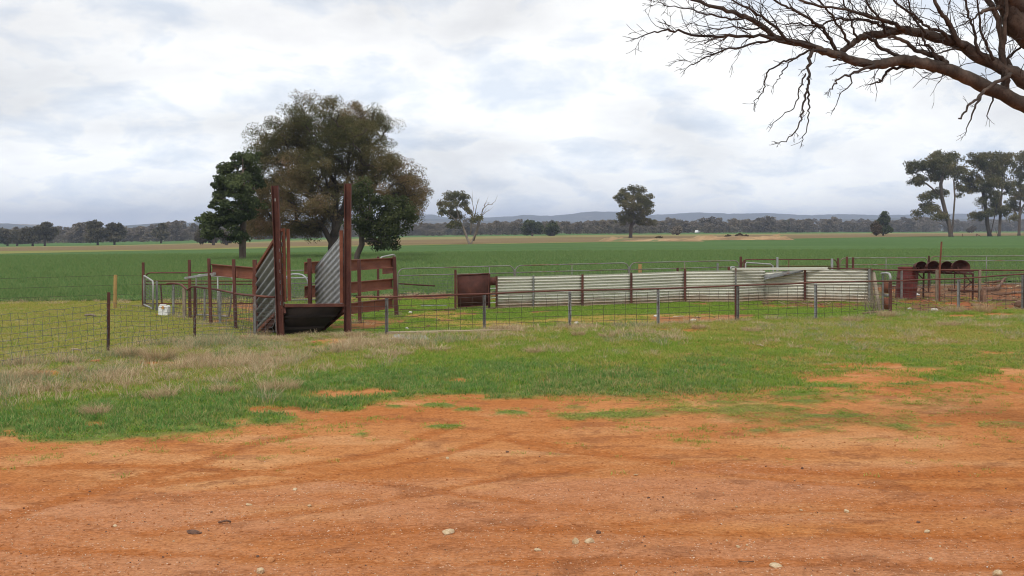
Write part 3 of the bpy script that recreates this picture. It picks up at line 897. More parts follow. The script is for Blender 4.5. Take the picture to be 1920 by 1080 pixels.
def make_tree(name, label, lobes, trunks_px, base, mat_leaf, mat_bark, r_base, leaf=0.17, aspect=0.42, per=110, nc=300, cr=0.55, hang=0.4, flat=0.75, group=None, seed=1, thick=0.85, cat='tree', sides=7, dead=None, shell=2.6, Y=None, spread=0.35, swell=1.0):
    """lobes: (px, py, rx, ry) of the crown's masses as traced, at the tree's own depth; trunks: traced stems"""
    rs = np.random.RandomState(seed)
    g = G(*base)
    if Y is not None:
        g = P(base[0], base[1], Y)
        g.z = float(terr(g.x, g.y))
    D = g.y
    k = D / F_PX
    root = thing(name, label, cat, g, group)
    L = [(np.array(P(cx, cy, D)), rx * k * swell, ry * k * swell) for cx, cy, rx, ry in lobes]
    width = max(p[0] + r for p, r, _ in L) - min(p[0] - r for p, r, _ in L)
    midx = sum(p[0] for p, _, _ in L) / len(L)
    vol = np.array([(rx * rx * ry) ** 0.72 for _, rx, ry in L])
    cnt = np.maximum(2, np.round(nc * vol / vol.sum())).astype(int)
    cent = []
    for (p, rx, rz), n in zip(L, cnt):
        room = math.sqrt(max(0.05, 1 - min(1, abs(p[0] - midx) / (width * 0.55)) ** 2)) * width * spread
        off = rs.uniform(-1, 1) * room
        d = rs.normal(size=(n, 3))
        d /= np.linalg.norm(d, axis=1)[:, None]
        u = rs.rand(n) ** (1 / shell)
        ry = max(rx * thick, room * 0.55)
        q = p + d * u[:, None] * np.array([rx, ry, rz]) * 0.92
        q[:, 1] += off
        cent.append(q)
    cent = np.concatenate(cent)
    cent[:, 2] = np.maximum(cent[:, 2], g.z + 0.5 * k)
    crad = cr * (0.65 + 0.7 * rs.rand(len(cent)))
    trunks = []
    for ti, tr in enumerate(trunks_px):
        pts = []
        for i, (x, y) in enumerate(tr):
            q = P(x, y, D)
            q.y = D + (0 if i == 0 else rs.uniform(-0.25, 0.25) * i * width * 0.05)
            pts.append(q)
        if ti == 0:
            pts[0] = Vector((g.x, g.y, g.z - 0.15))
        trunks.append(pts)
    chains = grow(trunks, cent, None, r_base, rs)
    big = max(max(r) for _, r, _ in chains)
    sc = r_base / big
    mb_t, mb_b = MB(), MB()
    for pts, rr, is_tr in chains:
        rr = [max(r * sc, 0.006 * k * 10) for r in rr]
        if is_tr:
            if pts[0].z < g.z + 0.3:
                rr[0] *= 1.35
            mb_t.tube(pts, rr, sides)
        else:
            mb_b.tube(pts, rr, 4 if rr[0] < r_base * 0.2 else 5, cap=False)
    mb_t.build('trunk', mat_bark, root, True)
    tag(mb_b.build('branches', mat_bark, root, True), kind='stuff')
    if dead:
        md = MB()
        for tr, r in dead:
            pts = [P(x, y, D + rs.uniform(-0.3, 0.3)) for x, y in tr]
            md.tube(pts, np.linspace(r, r * 0.25, len(pts)), 5)
            for i in range(1, len(pts)):
                for _ in range(3):
                    d = Vector(rs.normal(size=3)) * 0.5 + Vector((0, 0, 0.7)) + (pts[i] - pts[i - 1]).normalized() * 0.5
                    l = r * rs.uniform(6, 14)
                    q = pts[i].lerp(pts[i - 1], rs.rand())
                    md.tube([q, q + d * l * 0.35, q + d * l * 0.7 + Vector(rs.normal(size=3)) * l * 0.2], [r * 0.3, r * 0.2, r * 0.1], 4)
        md.build('dead_limb', M['trunk_pale'], root, True)
    v, f = leaf_quads(cent, crad, per, leaf, aspect, rs, hang, flat)
    v -= np.array(g)
    link('crown', np_mesh('crown', v, f), mat_leaf, root)
    return root

make_tree('gum_tree', 'large spreading gum tree with reddish brown crown behind the loading ramp',
    [(600, 217, 52, 28), (655, 213, 48, 28), (703, 228, 38, 30), (530, 256, 45, 26), (565, 268, 55, 34), (640, 272, 60, 34), (500, 285, 28, 22), (590, 318, 55, 32), (660, 312, 52, 32), (718, 300, 38, 32), (752, 335, 36, 28),
     (786, 354, 20, 15), (700, 345, 46, 34), (545, 325, 40, 28), (512, 368, 40, 30), (482, 396, 34, 30), (530, 405, 52, 34), (580, 395, 42, 30), (470, 425, 28, 18), (505, 432, 40, 14), (620, 380, 36, 22), (740, 372, 40, 22), (560, 436, 30, 10), (765, 372, 34, 22), (772, 396, 22, 16), (690, 300, 40, 30), (620, 340, 40, 30), (620, 245, 60, 25), (680, 258, 40, 28), (600, 290, 50, 26), (520, 300, 40, 28), (560, 235, 40, 22), (500, 330, 30, 24), (640, 235, 50, 25), (735, 318, 34, 26), (768, 350, 26, 20), (782, 378, 20, 18), (755, 400, 30, 22), (600, 350, 40, 24), (505, 345, 34, 28), (522, 378, 40, 28), (575, 355, 44, 28), (612, 398, 38, 24), (655, 385, 30, 26), (468, 412, 28, 24), (585, 425, 40, 16), (495, 270, 24, 18)],
    [[(625, 484), (624, 458), (626, 440), (628, 412), (632, 370), (631, 340), (622, 305), (612, 278)], [(626, 440), (640, 400), (650, 350), (652, 300), (658, 262)], [(625, 462), (608, 430), (600, 421), (585, 410)], [(627, 420), (612, 390), (590, 375), (560, 360), (530, 355)], [(631, 345), (610, 318), (575, 300), (540, 292)], [(640, 400), (670, 370), (700, 350), (725, 330)]],
    (625, 484), M['leaf_red'], M['trunk_dark'], 0.42, leaf=0.14, aspect=0.32, per=290, nc=980, cr=0.74, hang=0.5, seed=11, shell=2.2, swell=1.10)
make_tree('kurrajong_tree', 'dark green bushy tree leaning under the right side of the big gum',
    [(720, 400, 40, 36), (690, 366, 34, 30), (742, 430, 32, 28), (672, 412, 24, 26), (738, 385, 36, 30), (715, 452, 34, 16), (760, 400, 22, 22), (700, 425, 30, 20), (735, 458, 16, 8)],
    [[(668, 487), (670, 478), (679, 458), (677, 438), (676, 420), (684, 395), (692, 372)], [(677, 440), (700, 420), (722, 400)]],
    (668, 487), M['leaf_green'], M['trunk_dark'], 0.19, leaf=0.17, aspect=0.5, per=85, nc=165, cr=0.42, hang=0.2, seed=12, Y=70)
make_tree('pine_tree', 'dark green cypress pine with a straight brown trunk beside the big gum',
    [(452, 298, 32, 20), (418, 312, 24, 16), (432, 335, 36, 20), (468, 330, 30, 26), (408, 352, 26, 14), (440, 368, 44, 20), (384, 408, 24, 12), (402, 430, 24, 20), (430, 412, 40, 22), (470, 385, 26, 24), (455, 440, 28, 12), (425, 385, 28, 12), (396, 448, 10, 10), (478, 300, 16, 14), (456, 345, 22, 30), (455, 400, 22, 30)],
    [[(455, 489), (455, 460), (456, 420), (455, 380), (455, 340), (454, 296)]],
    (455, 489), M['leaf_pine'], M['trunk_brown'], 0.25, leaf=0.19, aspect=0.5, per=120, nc=235, cr=0.43, hang=0.0, flat=0.55, seed=13)
make_tree('gum_tree', 'thin gum tree half dead with bare white limbs on its right side',
    [(842, 369, 15, 9), (866, 366, 18, 10), (827, 382, 10, 8), (850, 384, 22, 9), (830, 398, 13, 8), (852, 402, 22, 11), (856, 420, 14, 7), (894, 410, 14, 8), (878, 396, 10, 8), (870, 384, 10, 10), (846, 424, 10, 5)],
    [[(881, 458), (874, 442), (868, 425), (860, 408), (856, 390), (862, 374)], [(868, 425), (852, 410), (838, 398)], [(884, 456), (893, 432), (897, 415)]],
    (881, 458), M['leaf_gum'], M['trunk_pale'], 0.27, leaf=0.38, aspect=0.38, per=48, nc=170, cr=0.68, hang=0.5, seed=14,
    dead=[([(888, 452), (896, 430), (902, 408), (905, 392), (914, 384), (924, 383)], 0.16), ([(882, 440), (884, 415), (888, 390), (884, 374)], 0.13), ([(890, 405), (894, 385), (898, 372)], 0.09), ([(903, 405), (910, 398), (918, 394)], 0.08)])
make_tree('gum_tree', 'rounded dense gum tree standing alone above the pale earth mounds',
    [(1190, 361, 28, 14), (1166, 372, 18, 11), (1214, 374, 20, 13), (1190, 384, 34, 17), (1172, 405, 20, 11), (1209, 416, 20, 8), (1164, 415, 12, 6), (1188, 405, 22, 14), (1225, 417, 9, 5), (1215, 395, 16, 8)],
    [[(1182, 446), (1183, 430), (1185, 412), (1188, 390), (1190, 370)], [(1184, 425), (1196, 410), (1208, 398)], [(1185, 412), (1174, 396), (1168, 380)]],
    (1182, 446), M['leaf_gum'], M['trunk_brown'], 0.52, leaf=0.46, aspect=0.42, per=62, nc=290, cr=0.85, hang=0.4, seed=15)
make_tree('pine_tree', 'small dark conical pine alone at the right edge of the crop',
    [(1656, 400, 6, 7), (1656, 410, 10, 9), (1656, 420, 13, 9), (1657, 430, 14, 7)], [[(1656, 442), (1656, 425), (1656, 398)]],
    (1656, 442), M['leaf_pine'], M['trunk_brown'], 0.3, leaf=0.5, aspect=0.5, per=80, nc=90, cr=0.9, hang=0.0, seed=16)
make_tree('shrub', 'rounded dark shrub against the left foot of the small pine',
    [(1643, 430, 8, 8), (1642, 424, 6, 6)], [[(1643, 442), (1643, 428)]], (1643, 442.3), M['leaf_bush'], M['trunk_brown'], 0.15, leaf=0.5, aspect=0.5, per=80, nc=45, cr=0.9, seed=17, cat='shrub')
make_tree('gum_tree', 'tall gum with twin trunks, first of the right hand clump and nearest the small pine',
    [(1714, 316, 16, 13), (1733, 308, 20, 13), (1749, 301, 18, 13), (1775, 296, 25, 13), (1800, 293, 17, 9), (1764, 321, 27, 17), (1790, 320, 23, 17), (1721, 338, 14, 9), (1768, 361, 15, 8), (1742, 370, 16, 8), (1757, 386, 15, 7), (1736, 395, 15, 7), (1720, 402, 9, 5), (1747, 405, 11, 6), (1803, 348, 9, 7), (1806, 366, 6, 4), (1766, 404, 11, 7), (1740, 340, 12, 8)],
    [[(1783, 444), (1780, 425), (1773, 395), (1766, 370), (1748, 352), (1731, 338)], [(1785, 442), (1786, 420), (1790, 370), (1789, 340), (1793, 315), (1798, 296)], [(1779, 430), (1765, 420), (1755, 415)], [(1766, 370), (1764, 345), (1770, 320)]],
    (1783, 444), M['leaf_gum'], M['trunk_brown'], 0.62, leaf=0.62, aspect=0.42, per=58, swell=1.1, nc=330, cr=1.25, hang=0.4, seed=18, group=None)
make_tree('gum_tree', 'tall leafy gum in the middle of the right hand clump with two leaning stems',
    [(1821, 300, 15, 11), (1848, 291, 14, 8), (1838, 305, 19, 13), (1857, 317, 19, 15), (1830, 335, 19, 13), (1826, 354, 15, 11), (1848, 344, 22, 17), (1852, 368, 14, 13), (1838, 380, 8, 9), (1833, 404, 14, 9), (1846, 398, 10, 8)],
    [[(1856, 443.5), (1851, 420), (1848, 390), (1845, 365), (1842, 335)], [(1857, 443), (1864, 408), (1872, 370), (1868, 340)]],
    (1856, 443.5), M['leaf_gum'], M['trunk_dark'], 0.6, leaf=0.62, aspect=0.42, per=58, swell=1.1, nc=240, cr=1.25, hang=0.4, seed=19)
make_tree('gum_tree', 'slender forked gum of the right hand clump just right of its middle tree',
    [(1882, 293, 18, 8), (1879, 309, 20, 15), (1874, 338, 17, 15), (1868, 379, 12, 11), (1882, 394, 13, 9), (1866, 395, 9, 7), (1890, 350, 12, 14)],
    [[(1873, 443.4), (1875, 420), (1876, 380), (1879, 350), (1880, 320)], [(1871, 443.4), (1866, 428)]],
    (1873, 443.4), M['leaf_gum'], M['trunk_brown'], 0.42, leaf=0.62, aspect=0.42, per=58, swell=1.1, nc=150, cr=1.25, hang=0.4, seed=20)
make_tree('gum_tree', 'tall gum cut by the right edge of the photo, last of the clump',
    [(1908, 302, 15, 13), (1920, 293, 16, 10), (1905, 323, 17, 15), (1914, 349, 18, 15), (1908, 368, 17, 13), (1903, 383, 13, 9), (1892, 407, 12, 7), (1920, 392, 12, 10), (1940, 320, 22, 24), (1942, 360, 18, 20)],
    [[(1910.5, 442), (1911, 420), (1913, 395), (1914, 365), (1912, 330)], [(1911, 418), (1900, 405)], [(1913, 395), (1930, 370), (1938, 340)]],
    (1910.5, 442), M['leaf_gum'], M['trunk_brown'], 0.45, leaf=0.62, aspect=0.42, per=58, swell=1.1, nc=230, cr=1.25, hang=0.4, seed=21)
FT = 'paddock trees standing before the far woodland'
def far_tree(label, base, lobes, seed, nc=90, stem=None, mat='leaf_mid', pr=0.4):
    make_tree('paddock_tree', label, lobes, [stem or [base, (base[0], base[1] - 12), (lobes[0][0], lobes[0][1])]], base, M[mat], M['trunk_dark'], pr, leaf=0.75, aspect=0.5, per=34, nc=int(nc * 1.7), cr=1.0, hang=0.2, flat=0.7, seed=seed, group=FT, sides=5)
far_tree('bushy grey brown tree leaning beside the taller tree at far left', (61, 462), [(56, 436, 15, 9), (48, 446, 10, 8), (62, 446, 12, 8)], 31)
far_tree('tall flat topped tree at far left against the low hills', (84, 461.5), [(84, 421, 9, 5), (80, 430, 16, 8), (98, 434, 9, 7), (75, 442, 10, 8), (90, 444, 8, 6)], 32, 110)
far_tree('dark tree at the left photo edge in front of the woodland', (14, 461.5), [(12, 438, 18, 9), (24, 446, 12, 8), (4, 448, 10, 9)], 33)
far_tree('small dark tree between the left edge tree and the bushy pair', (32, 461.5), [(34, 440, 9, 7), (32, 450, 9, 6)], 34, 50)
far_tree('wide tree with an open top, left of the far pair', (183, 460), [(178, 421, 15, 6), (170, 430, 11, 7), (186, 434, 17, 9), (178, 446, 16, 8)], 35, 120)
far_tree('rounded dark tree, right one of the far pair with forked trunk', (214.5, 459.3), [(212, 424, 14, 6), (222, 434, 12, 9), (208, 438, 13, 9), (216, 447, 14, 7)], 36, 110)
far_tree('upright tree half way between the far pair and the cypress pine', (302, 456.5), [(301, 425, 9, 6), (299, 436, 13, 9), (306, 440, 9, 8)], 37, 80)
far_tree('low grey tree showing under the left boughs of the cypress pine', (400, 460), [(384, 440, 16, 9), (392, 446, 12, 8), (376, 448, 10, 7)], 38, 80)
far_tree('small round grey tree left of the cypress pine trunk', (424, 460), [(425, 441, 11, 7), (424, 449, 10, 5)], 39, 60)
far_tree('larger of two dark round trees in the middle of the far tree line', (998, 443), [(992, 420, 10, 7), (990, 430, 13, 10), (1008, 428, 12, 11)], 40, 110, mat='leaf_green')
far_tree('smaller of two dark round trees in the middle of the far tree line', (1036, 442.8), [(1036, 424, 11, 6), (1035, 433, 14, 8)], 41, 80, mat='leaf_green')
far_tree('tree rising above the woodland between the mounds and the small pine', (1426, 436), [(1425, 412, 7, 4), (1427, 420, 9, 7), (1424, 428, 9, 6)], 42, 70)
far_tree('narrow dark tree in the woodland right of the mounds', (1474, 436), [(1473, 418, 6, 5), (1474, 427, 7, 7)], 43, 50, mat='leaf_green')
make_tree('shrub', 'small round dark bush alone on the paddock right of the lone gum', [(1269, 430, 8, 4), (1268, 434, 9, 3)], [[(1269, 441), (1269, 432)]], (1269, 441), M['leaf_far'], M['trunk_dark'], 0.3, leaf=0.7, aspect=0.5, per=50, nc=60, cr=0.9, seed=44, cat='shrub')
make_tree('shrub', 'low olive bush behind the right hand gum clump', [(1822, 431, 6, 3), (1825, 427, 3, 2)], [[(1822, 436), (1822, 431)]], (1822, 436.5), M['leaf_bush'], M['trunk_dark'], 0.3, leaf=0.9, aspect=0.5, per=40, nc=40, cr=1.3, seed=45, cat='shrub')

# the far woodland: copies of a few small trees, one mass
def stuff_points(name, pts, rot, scl, idx, sources, tint=None, label=None):
    """one object that sets a source mesh on every point"""
    me = bpy.data.meshes.new(name)
    n = len(pts)
    me.vertices.add(n)
    me.vertices.foreach_set('co', np.asarray(pts, np.float32).ravel())
    def att(nm, typ, arr, key):
        a = me.attributes.new(nm, typ, 'POINT')
        a.data.foreach_set(key, np.ascontiguousarray(arr).ravel())
    att('rot', 'FLOAT_VECTOR', np.asarray(rot, np.float32), 'vector')
    att('scl', 'FLOAT_VECTOR', np.asarray(scl, np.float32), 'vector')
    att('pick', 'INT', np.asarray(idx, np.int32), 'value')
    att('tint', 'FLOAT', np.asarray(tint if tint is not None else np.zeros(n), np.float32), 'value')
    o = bpy.data.objects.new(name, me)
    COL.objects.link(o)
    src = bpy.data.collections.new(name + '_kinds')
    for s in sources:
        src.objects.link(s)
    ng = bpy.data.node_groups.new(name, 'GeometryNodeTree')
    ng.interface.new_socket('Geometry', in_out='INPUT', socket_type='NodeSocketGeometry')
    ng.interface.new_socket('Geometry', in_out='OUTPUT', socket_type='NodeSocketGeometry')
    gi, go = ng.nodes.new('NodeGroupInput'), ng.nodes.new('NodeGroupOutput')
    ci = ng.nodes.new('GeometryNodeCollectionInfo')
    ci.inputs['Collection'].default_value = src
    ci.inputs['Separate Children'].default_value = True
    ci.inputs['Reset Children'].default_value = True
    ip = ng.nodes.new('GeometryNodeInstanceOnPoints')
    def named(nm, typ):
        a = ng.nodes.new('GeometryNodeInputNamedAttribute')
        a.data_type = typ
        a.inputs['Name'].default_value = nm
        return a.outputs['Attribute']
    ng.links.new(gi.outputs[0], ip.inputs['Points'])
    ng.links.new(ci.outputs[0], ip.inputs['Instance'])
    ip.inputs['Pick Instance'].default_value = True
    ng.links.new(named('pick', 'INT'), ip.inputs['Instance Index'])
    e2r = ng.nodes.new('FunctionNodeEulerToRotation')
    ng.links.new(named('rot', 'FLOAT_VECTOR'), e2r.inputs[0])
    ng.links.new(e2r.outputs[0], ip.inputs['Rotation'])
    ng.links.new(named('scl', 'FLOAT_VECTOR'), ip.inputs['Scale'])
    ng.links.new(ip.outputs[0], go.inputs[0])
    md = o.modifiers.new('scatter', 'NODES')
    md.node_group = ng
    return tag(o, label, None, None, 'stuff')

def wood_variant(i):
    rs = np.random.RandomState(100 + i)
    cent = []
    for _ in range(rs.randint(5, 9)):
        c0 = np.array([rs.uniform(-0.26, 0.26), rs.uniform(-0.26, 0.26), rs.uniform(0.35, 0.92)])
        n = 9
        d = rs.normal(size=(n, 3)); d /= np.linalg.norm(d, axis=1)[:, None]
        cent.append(c0 + d * (rs.rand(n) ** 0.4)[:, None] * np.array([0.18, 0.18, 0.11]))
    for _ in range(14):
        cent.append(np.array([[rs.uniform(-0.3, 0.3), rs.uniform(-0.3, 0.3), rs.uniform(0.05, 0.4)]]))
    cent = np.concatenate(cent)
    v, f = leaf_quads(cent, np.full(len(cent), 0.085), 18, 0.075, 0.6, rs, 0.1, 0.8)
    mb = MB()
    mb.tube([(0, 0, 0), (rs.uniform(-.03, .03), 0, 0.3), (rs.uniform(-.08, .08), 0, 0.7)], [0.022, 0.016, 0.006], 4)
    for s in (-1, 1):
        mb.tube([(0, 0, 0.22), (s * 0.12, 0, 0.45), (s * 0.2, 0, 0.65)], [0.012, 0.008, 0.004], 4)
    tv = np.array([tuple(p) for p in mb.v])
    tf = np.array([q for q in mb.f if len(q) == 4])
    me = np_mesh('woodland_tree', np.concatenate([tv, v]), np.concatenate([tf, f + len(tv)]))
    me.materials.append(M['trunk_pale'] if i % 3 == 0 else M['trunk_dark'])
    me.materials.append(M['leaf_far'])
    mi = np.ones(len(me.polygons), np.int32)
    mi[:len(tf)] = 0
    me.polygons.foreach_set('material_index', mi)
    return bpy.data.objects.new('woodland_tree', me)
wv = [wood_variant(i) for i in range(7)]
rs = np.random.RandomState(5)
px_k = [-500, 0, 480, 740, 1000, 1300, 1920, 2500]
base_k = [462, 458.3, 449.5, 443.2, 440, 437, 434.2, 433.2]
ht_k = [7.8, 7.8, 8.0, 7.2, 6.9, 7.2, 11.0, 12]
pts, rot, scl, idx = [], [], [], []
for row, (dy, ds, n) in enumerate(((0, 1.0, 420), (60, 1.05, 420), (140, 1.1, 420), (260, 1.2, 360))):
    for i in range(n):
        px = rs.uniform(-420, 2320)
        g = G(px, np.interp(px, px_k, base_k))
        Yd = min(g.y, 1150) + dy + rs.uniform(-18, 25)
        X = (px - 960) / F_PX * Yd
        h = np.interp(px, px_k, ht_k) * ds * rs.uniform(0.55, 1.12) * (1.0 if rs.rand() < 0.9 else 1.25)
        w = h * rs.uniform(0.9, 1.5)
        pts.append((X, Yd, float(terr(X, Yd)) - 0.2))
        rot.append((0, 0, rs.uniform(0, 6.28)))
        scl.append((w, w, h))
        idx.append(rs.randint(0, 7))
stuff_points('far_woodland', pts, rot, scl, idx, wv, label='grey brown belt of far woodland below the hills')

# ------------------------------------------------------------------ yards: helpers
def post_at(px, yb, yt, lean=None):
    """base on the ground and top at the same depth; lean: photo column of the top"""
    b = G(px, yb)
    t = P(lean if lean is not None else px, yt, b.y)
    return b, t
def z_at(py, Y):
    return float(P(960, py, Y).z)
def add_post(parent, b, t, w, mat, d=None, sink=0.12, name='post', bevel=0.006, up=(0, 1, 0)):
    mb = MB().beam(b - Vector((0, 0, sink)), t, w, d or w, up=up)
    return mb.build(name, mat, parent, bevel=bevel)
def wire_net(mb, bl, br, tl, tr, nx, ny, r, rs, jit=0.02, sag=0.0, drop_top=False):
    """woven wire panel: ny horizontals and nx verticals between four corners"""
    bl, br, tl, tr = map(Vector, (bl, br, tl, tr))
    def at(u, v):
        p = bl.lerp(br, u).lerp(tl.lerp(tr, u), v)
        return p
    off = {}
    def w(u, v):
        key = (round(u, 4), round(v, 4))
        if key not in off:
            off[key] = Vector((rs.normal() * jit * 0.6, rs.normal() * jit, rs.normal() * jit * 0.35 - sag * 4 * u * (1 - u) * v))
        return at(u, v) + off[key]
    us = [i / nx for i in range(nx + 1)]
    vs = [j / ny for j in range(ny + 1)]
    for j, v in enumerate(vs):
        mb.tube([w(u, v) for u in us], r, 3, cap=False)
    for u in us:
        mb.tube([w(u, v) for v in vs], r * 0.9, 3, cap=False)
def corr(mb, bl, br, tl, tr, n, amp, segs=6, per=6, rs=None, dent=0.0, trap=False):
    """corrugated sheet, flutes running from bl to br"""
    bl, br, tl, tr = map(Vector, (bl, br, tl, tr))
    nrm = (br - bl).cross(tl - bl).normalized()
    if nrm.y > 0:
        nrm = -nrm
    bump = np.zeros((n * per + 1, segs + 1))
    if rs is not None and dent:
        for _ in range(max(2, segs // 2)):
            ci, cj, a = rs.rand() * n * per, rs.rand() * segs, rs.normal() * dent
            I, J = np.meshgrid(np.arange(n * per + 1), np.arange(segs + 1), indexing='ij')
            bump += a * np.exp(-((I - ci) / (per * 1.6)) ** 2 - ((J - cj) / (segs * 0.16 + 0.6)) ** 2)
    rows = []
    for i in range(n * per + 1):
        v = i / (n * per)
        ph = (i / per) % 1.0
        s = math.sin(2 * math.pi * i / per)
        if trap:
            s = max(-1, min(1, 2.2 * s))
        row = []
        for j in range(segs + 1):
            u = j / segs
            row.append(bl.lerp(br, u).lerp(tl.lerp(tr, u), v) + nrm * (amp * s + bump[i, j]))
        rows.append(row)
    mb.grid(rows)
def sheet_part(mb, name, mat, parent, label=None, thick=0.003):
    o = mb.build(name, mat, parent, True)
    md = o.modifiers.new('gauge', 'SOLIDIFY')
    md.thickness = thick
    if label:
        o['label'] = label
    return o
def arc(c, a, b, n=5):
    """quarter bend from c+a to c+b"""
    return [c + a * math.cos(t) + b * math.sin(t) for t in np.linspace(0, math.pi / 2, n)]
def tube_gate(name, label, bl, br, tl, tr, mids, verts, mat, rs, group=None, r=0.021, rad=0.16, net=(26, 7), net_top=0, bottom=0.06, mid_mat=None, wire='wire', round_l=True, round_r=True):
    """bent pipe gate: hoop frame, cross rails, uprights, woven wire below the first cross rail. mids: (z left, z right)"""
    bl, br, tl, tr = map(Vector, (bl, br, tl, tr))
    root = thing(name, label, 'gate', bl, group)
    ax = (tr - tl).normalized()
    up = Vector((0, 0, 1))
    pts = [bl + up * bottom]
    if round_l:
        pts += arc(tl + ax * rad - up * rad, -ax * rad, up * rad)
    else:
        pts += [tl]
    if round_r:
        pts += arc(tr - ax * rad - up * rad, up * rad, ax * rad)
    else:
        pts += [tr]
    pts.append(br + up * bottom)
    MB().tube(pts, r, 8).build('frame', mat, root, True)
    def on(u, z):
        p = bl.lerp(br, u)
        return Vector((p.x, p.y, z))
    MB().tube([on(0, bl.z + bottom + 0.02), on(1, br.z + bottom + 0.02)], r * 0.9, 8).build('rail', mat, root, True)
    for zl, zr in mids:
        MB().tube([on(0.004, zl), on(0.996, zr)], r * 0.85, 8).build('rail', mid_mat or mat, root, True)
    for u in verts:
        zt = tl.z + (tr.z - tl.z) * u
        MB().tube([on(u, bl.z + bottom + 0.04), on(u, zt - 0.02)], r * 0.8, 6).build('brace', mat, root, True)
    if net:
        zl, zr = mids[net_top] if mids else (tl.z - 0.05, tr.z - 0.05)
        mb = MB()
        wire_net(mb, on(0.01, bl.z + bottom + 0.03), on(0.99, br.z + bottom + 0.03), on(0.01, zl), on(0.99, zr), net[0], net[1], 0.0036, rs, 0.012)
        tag(mb.build('wire_mesh', M[wire], root), kind='stuff')
    return root
RS = np.random.RandomState(21)
UP = Vector((0, 0, 1))

# ------------------------------------------------------------------ loading ramp
A, B = G(527, 632), G(651, 626)
LOW = Vector((-0.80, 1.12, 0))
ramp_o = thing('loading_ramp', 'rusty sheep loading ramp with two tall steel posts and corrugated sides', 'loading ramp', A)
for b, (tx, ty) in ((A, (516, 348)), (B, (652.5, 344))):
    t = P(tx, ty, b.y)
    mb = MB()
    wd, dp = 0.132, 0.11
    q = b - UP * 0.3
    # rolled steel channel: web facing the yard, flanges behind
    mb.section(q, t, [(-wd / 2, -dp / 2), (wd / 2, -dp / 2), (wd / 2, dp / 2), (wd / 2 - 0.012, dp / 2), (wd / 2 - 0.012, -dp / 2 + 0.014), (-wd / 2 + 0.012, -dp / 2 + 0.014), (-wd / 2 + 0.012, dp / 2), (-wd / 2, dp / 2)], (1, 0, 0))
    mb.build('post', M['rust'], ramp_o, bevel=0.004)
ZD = z_at(573, A.y)
a1, b1 = Vector((A.x + 0.075, A.y - 0.01, ZD)), Vector((B.x - 0.06, B.y - 0.01, z_at(572, B.y)))
MB().beam(a1, b1, 0.09, 0.065).build('lip', M['rust'], ramp_o, bevel=0.008)
al, bl_ = a1 + LOW, b1 + LOW
al.z = bl_.z = -0.04
mb = MB()
for t0, t1 in ((0.035, 0.2), (0.2, 0.4), (0.4, 0.6), (0.6, 0.8), (0.8, 1.0)):
    q = [a1.lerp(al, t0 + 0.004), b1.lerp(bl_, t0 + 0.004), b1.lerp(bl_, t1 - 0.004), a1.lerp(al, t1 - 0.004)]
    m2 = MB()
    m2.quad(*[p + UP * 0.02 for p in q]).quad(*[p - UP * 0.015 for p in q[::-1]])
    for i in range(4):
        j = (i + 1) % 4
        m2.quad(q[i] - UP * 0.015, q[j] - UP * 0.015, q[j] + UP * 0.02, q[i] + UP * 0.02)
    m2.build('plank', M['rust_dark'], ramp_o)
for p, q in ((a1, al), (b1, bl_)):
    MB().beam(p - UP * 0.085, q - UP * 0.085, 0.05, 0.13).build('stringer', M['rust_dark'], ramp_o)
for t in (0.3, 0.62):
    MB().beam(a1.lerp(al, t) - UP * 0.16, b1.lerp(bl_, t) - UP * 0.16, 0.05, 0.05).build('crossbar', M['rust_dark'], ramp_o)
MB().quad(al - UP * 0.2, bl_ - UP * 0.2, bl_ + UP * 0.05, al + UP * 0.05).build('shade_end_plate', M['rust_dark'], ramp_o)  # closure added at the low end to darken the space below the deck
# sheet added under the lip, raked back, near-black to paint in shade; stiffeners too
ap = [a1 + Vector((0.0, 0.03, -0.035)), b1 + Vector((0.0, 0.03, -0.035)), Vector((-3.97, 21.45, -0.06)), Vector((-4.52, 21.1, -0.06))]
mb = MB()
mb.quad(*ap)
sheet_part(mb, 'shade_apron', M['underside_shade'], ramp_o, thick=0.01)
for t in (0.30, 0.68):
    MB().beam(ap[0].lerp(ap[3], t) - Vector((0, 0.03, 0)), ap[1].lerp(ap[2], t) - Vector((0, 0.03, 0)), 0.02, 0.045).build('stiffener', M['underside_shade'], ramp_o)
ZT = 2.07
for nm, f, lo, zl, n, tr in (('left', a1 + Vector((-0.06, 0.05, 0)), al + Vector((-0.06, 0, 0)), 1.19, 7, True), ('right', b1 + Vector((0.02, 0.05, 0)), bl_ + Vector((0.02, 0, 0)), 1.31, 11, False)):
    mb = MB()
    fb, lb = Vector((f.x, f.y, ZD + 0.0)), Vector((lo.x, lo.y, -0.03))
    ft, lt = Vector((f.x, f.y, ZT)), Vector((lo.x, lo.y, zl))
    corr(mb, lb, fb, lt, ft, n, 0.030 if tr else 0.008, 3, 8, RS, 0.004, trap=True)
    sheet_part(mb, 'corrugated_sheet', M['sheet_ramp'] if tr else M['galv'], ramp_o, 'outer face of the deep ribbed side sheet' if tr else 'inner face of the finely ribbed side sheet')
    if tr:
        MB().beam(lt + UP * 0.02, ft + UP * 0.02, 0.05, 0.06).build('rim', M['rust_rail'], ramp_o, bevel=0.005)
    MB().beam(lb - UP * 0.03, fb - UP * 0.03, 0.04, 0.07).build('rim', M['rust_rail'], ramp_o, bevel=0.005)
    if tr:
        MB().beam(lb, lt, 0.06, 0.05, up=(0, 1, 0)).build('upright', M['rust_rail'], ramp_o, bevel=0.005)
MB().beam(P(515.8, 372, A.y - 0.062), P(515.9, 377.5, A.y - 0.062), 0.018, 0.006, up=(0, 1, 0)).build('sky_slot_patch', M['white_pipe'], ramp_o)  # pale piece stands for bright sky showing through a slot in the post
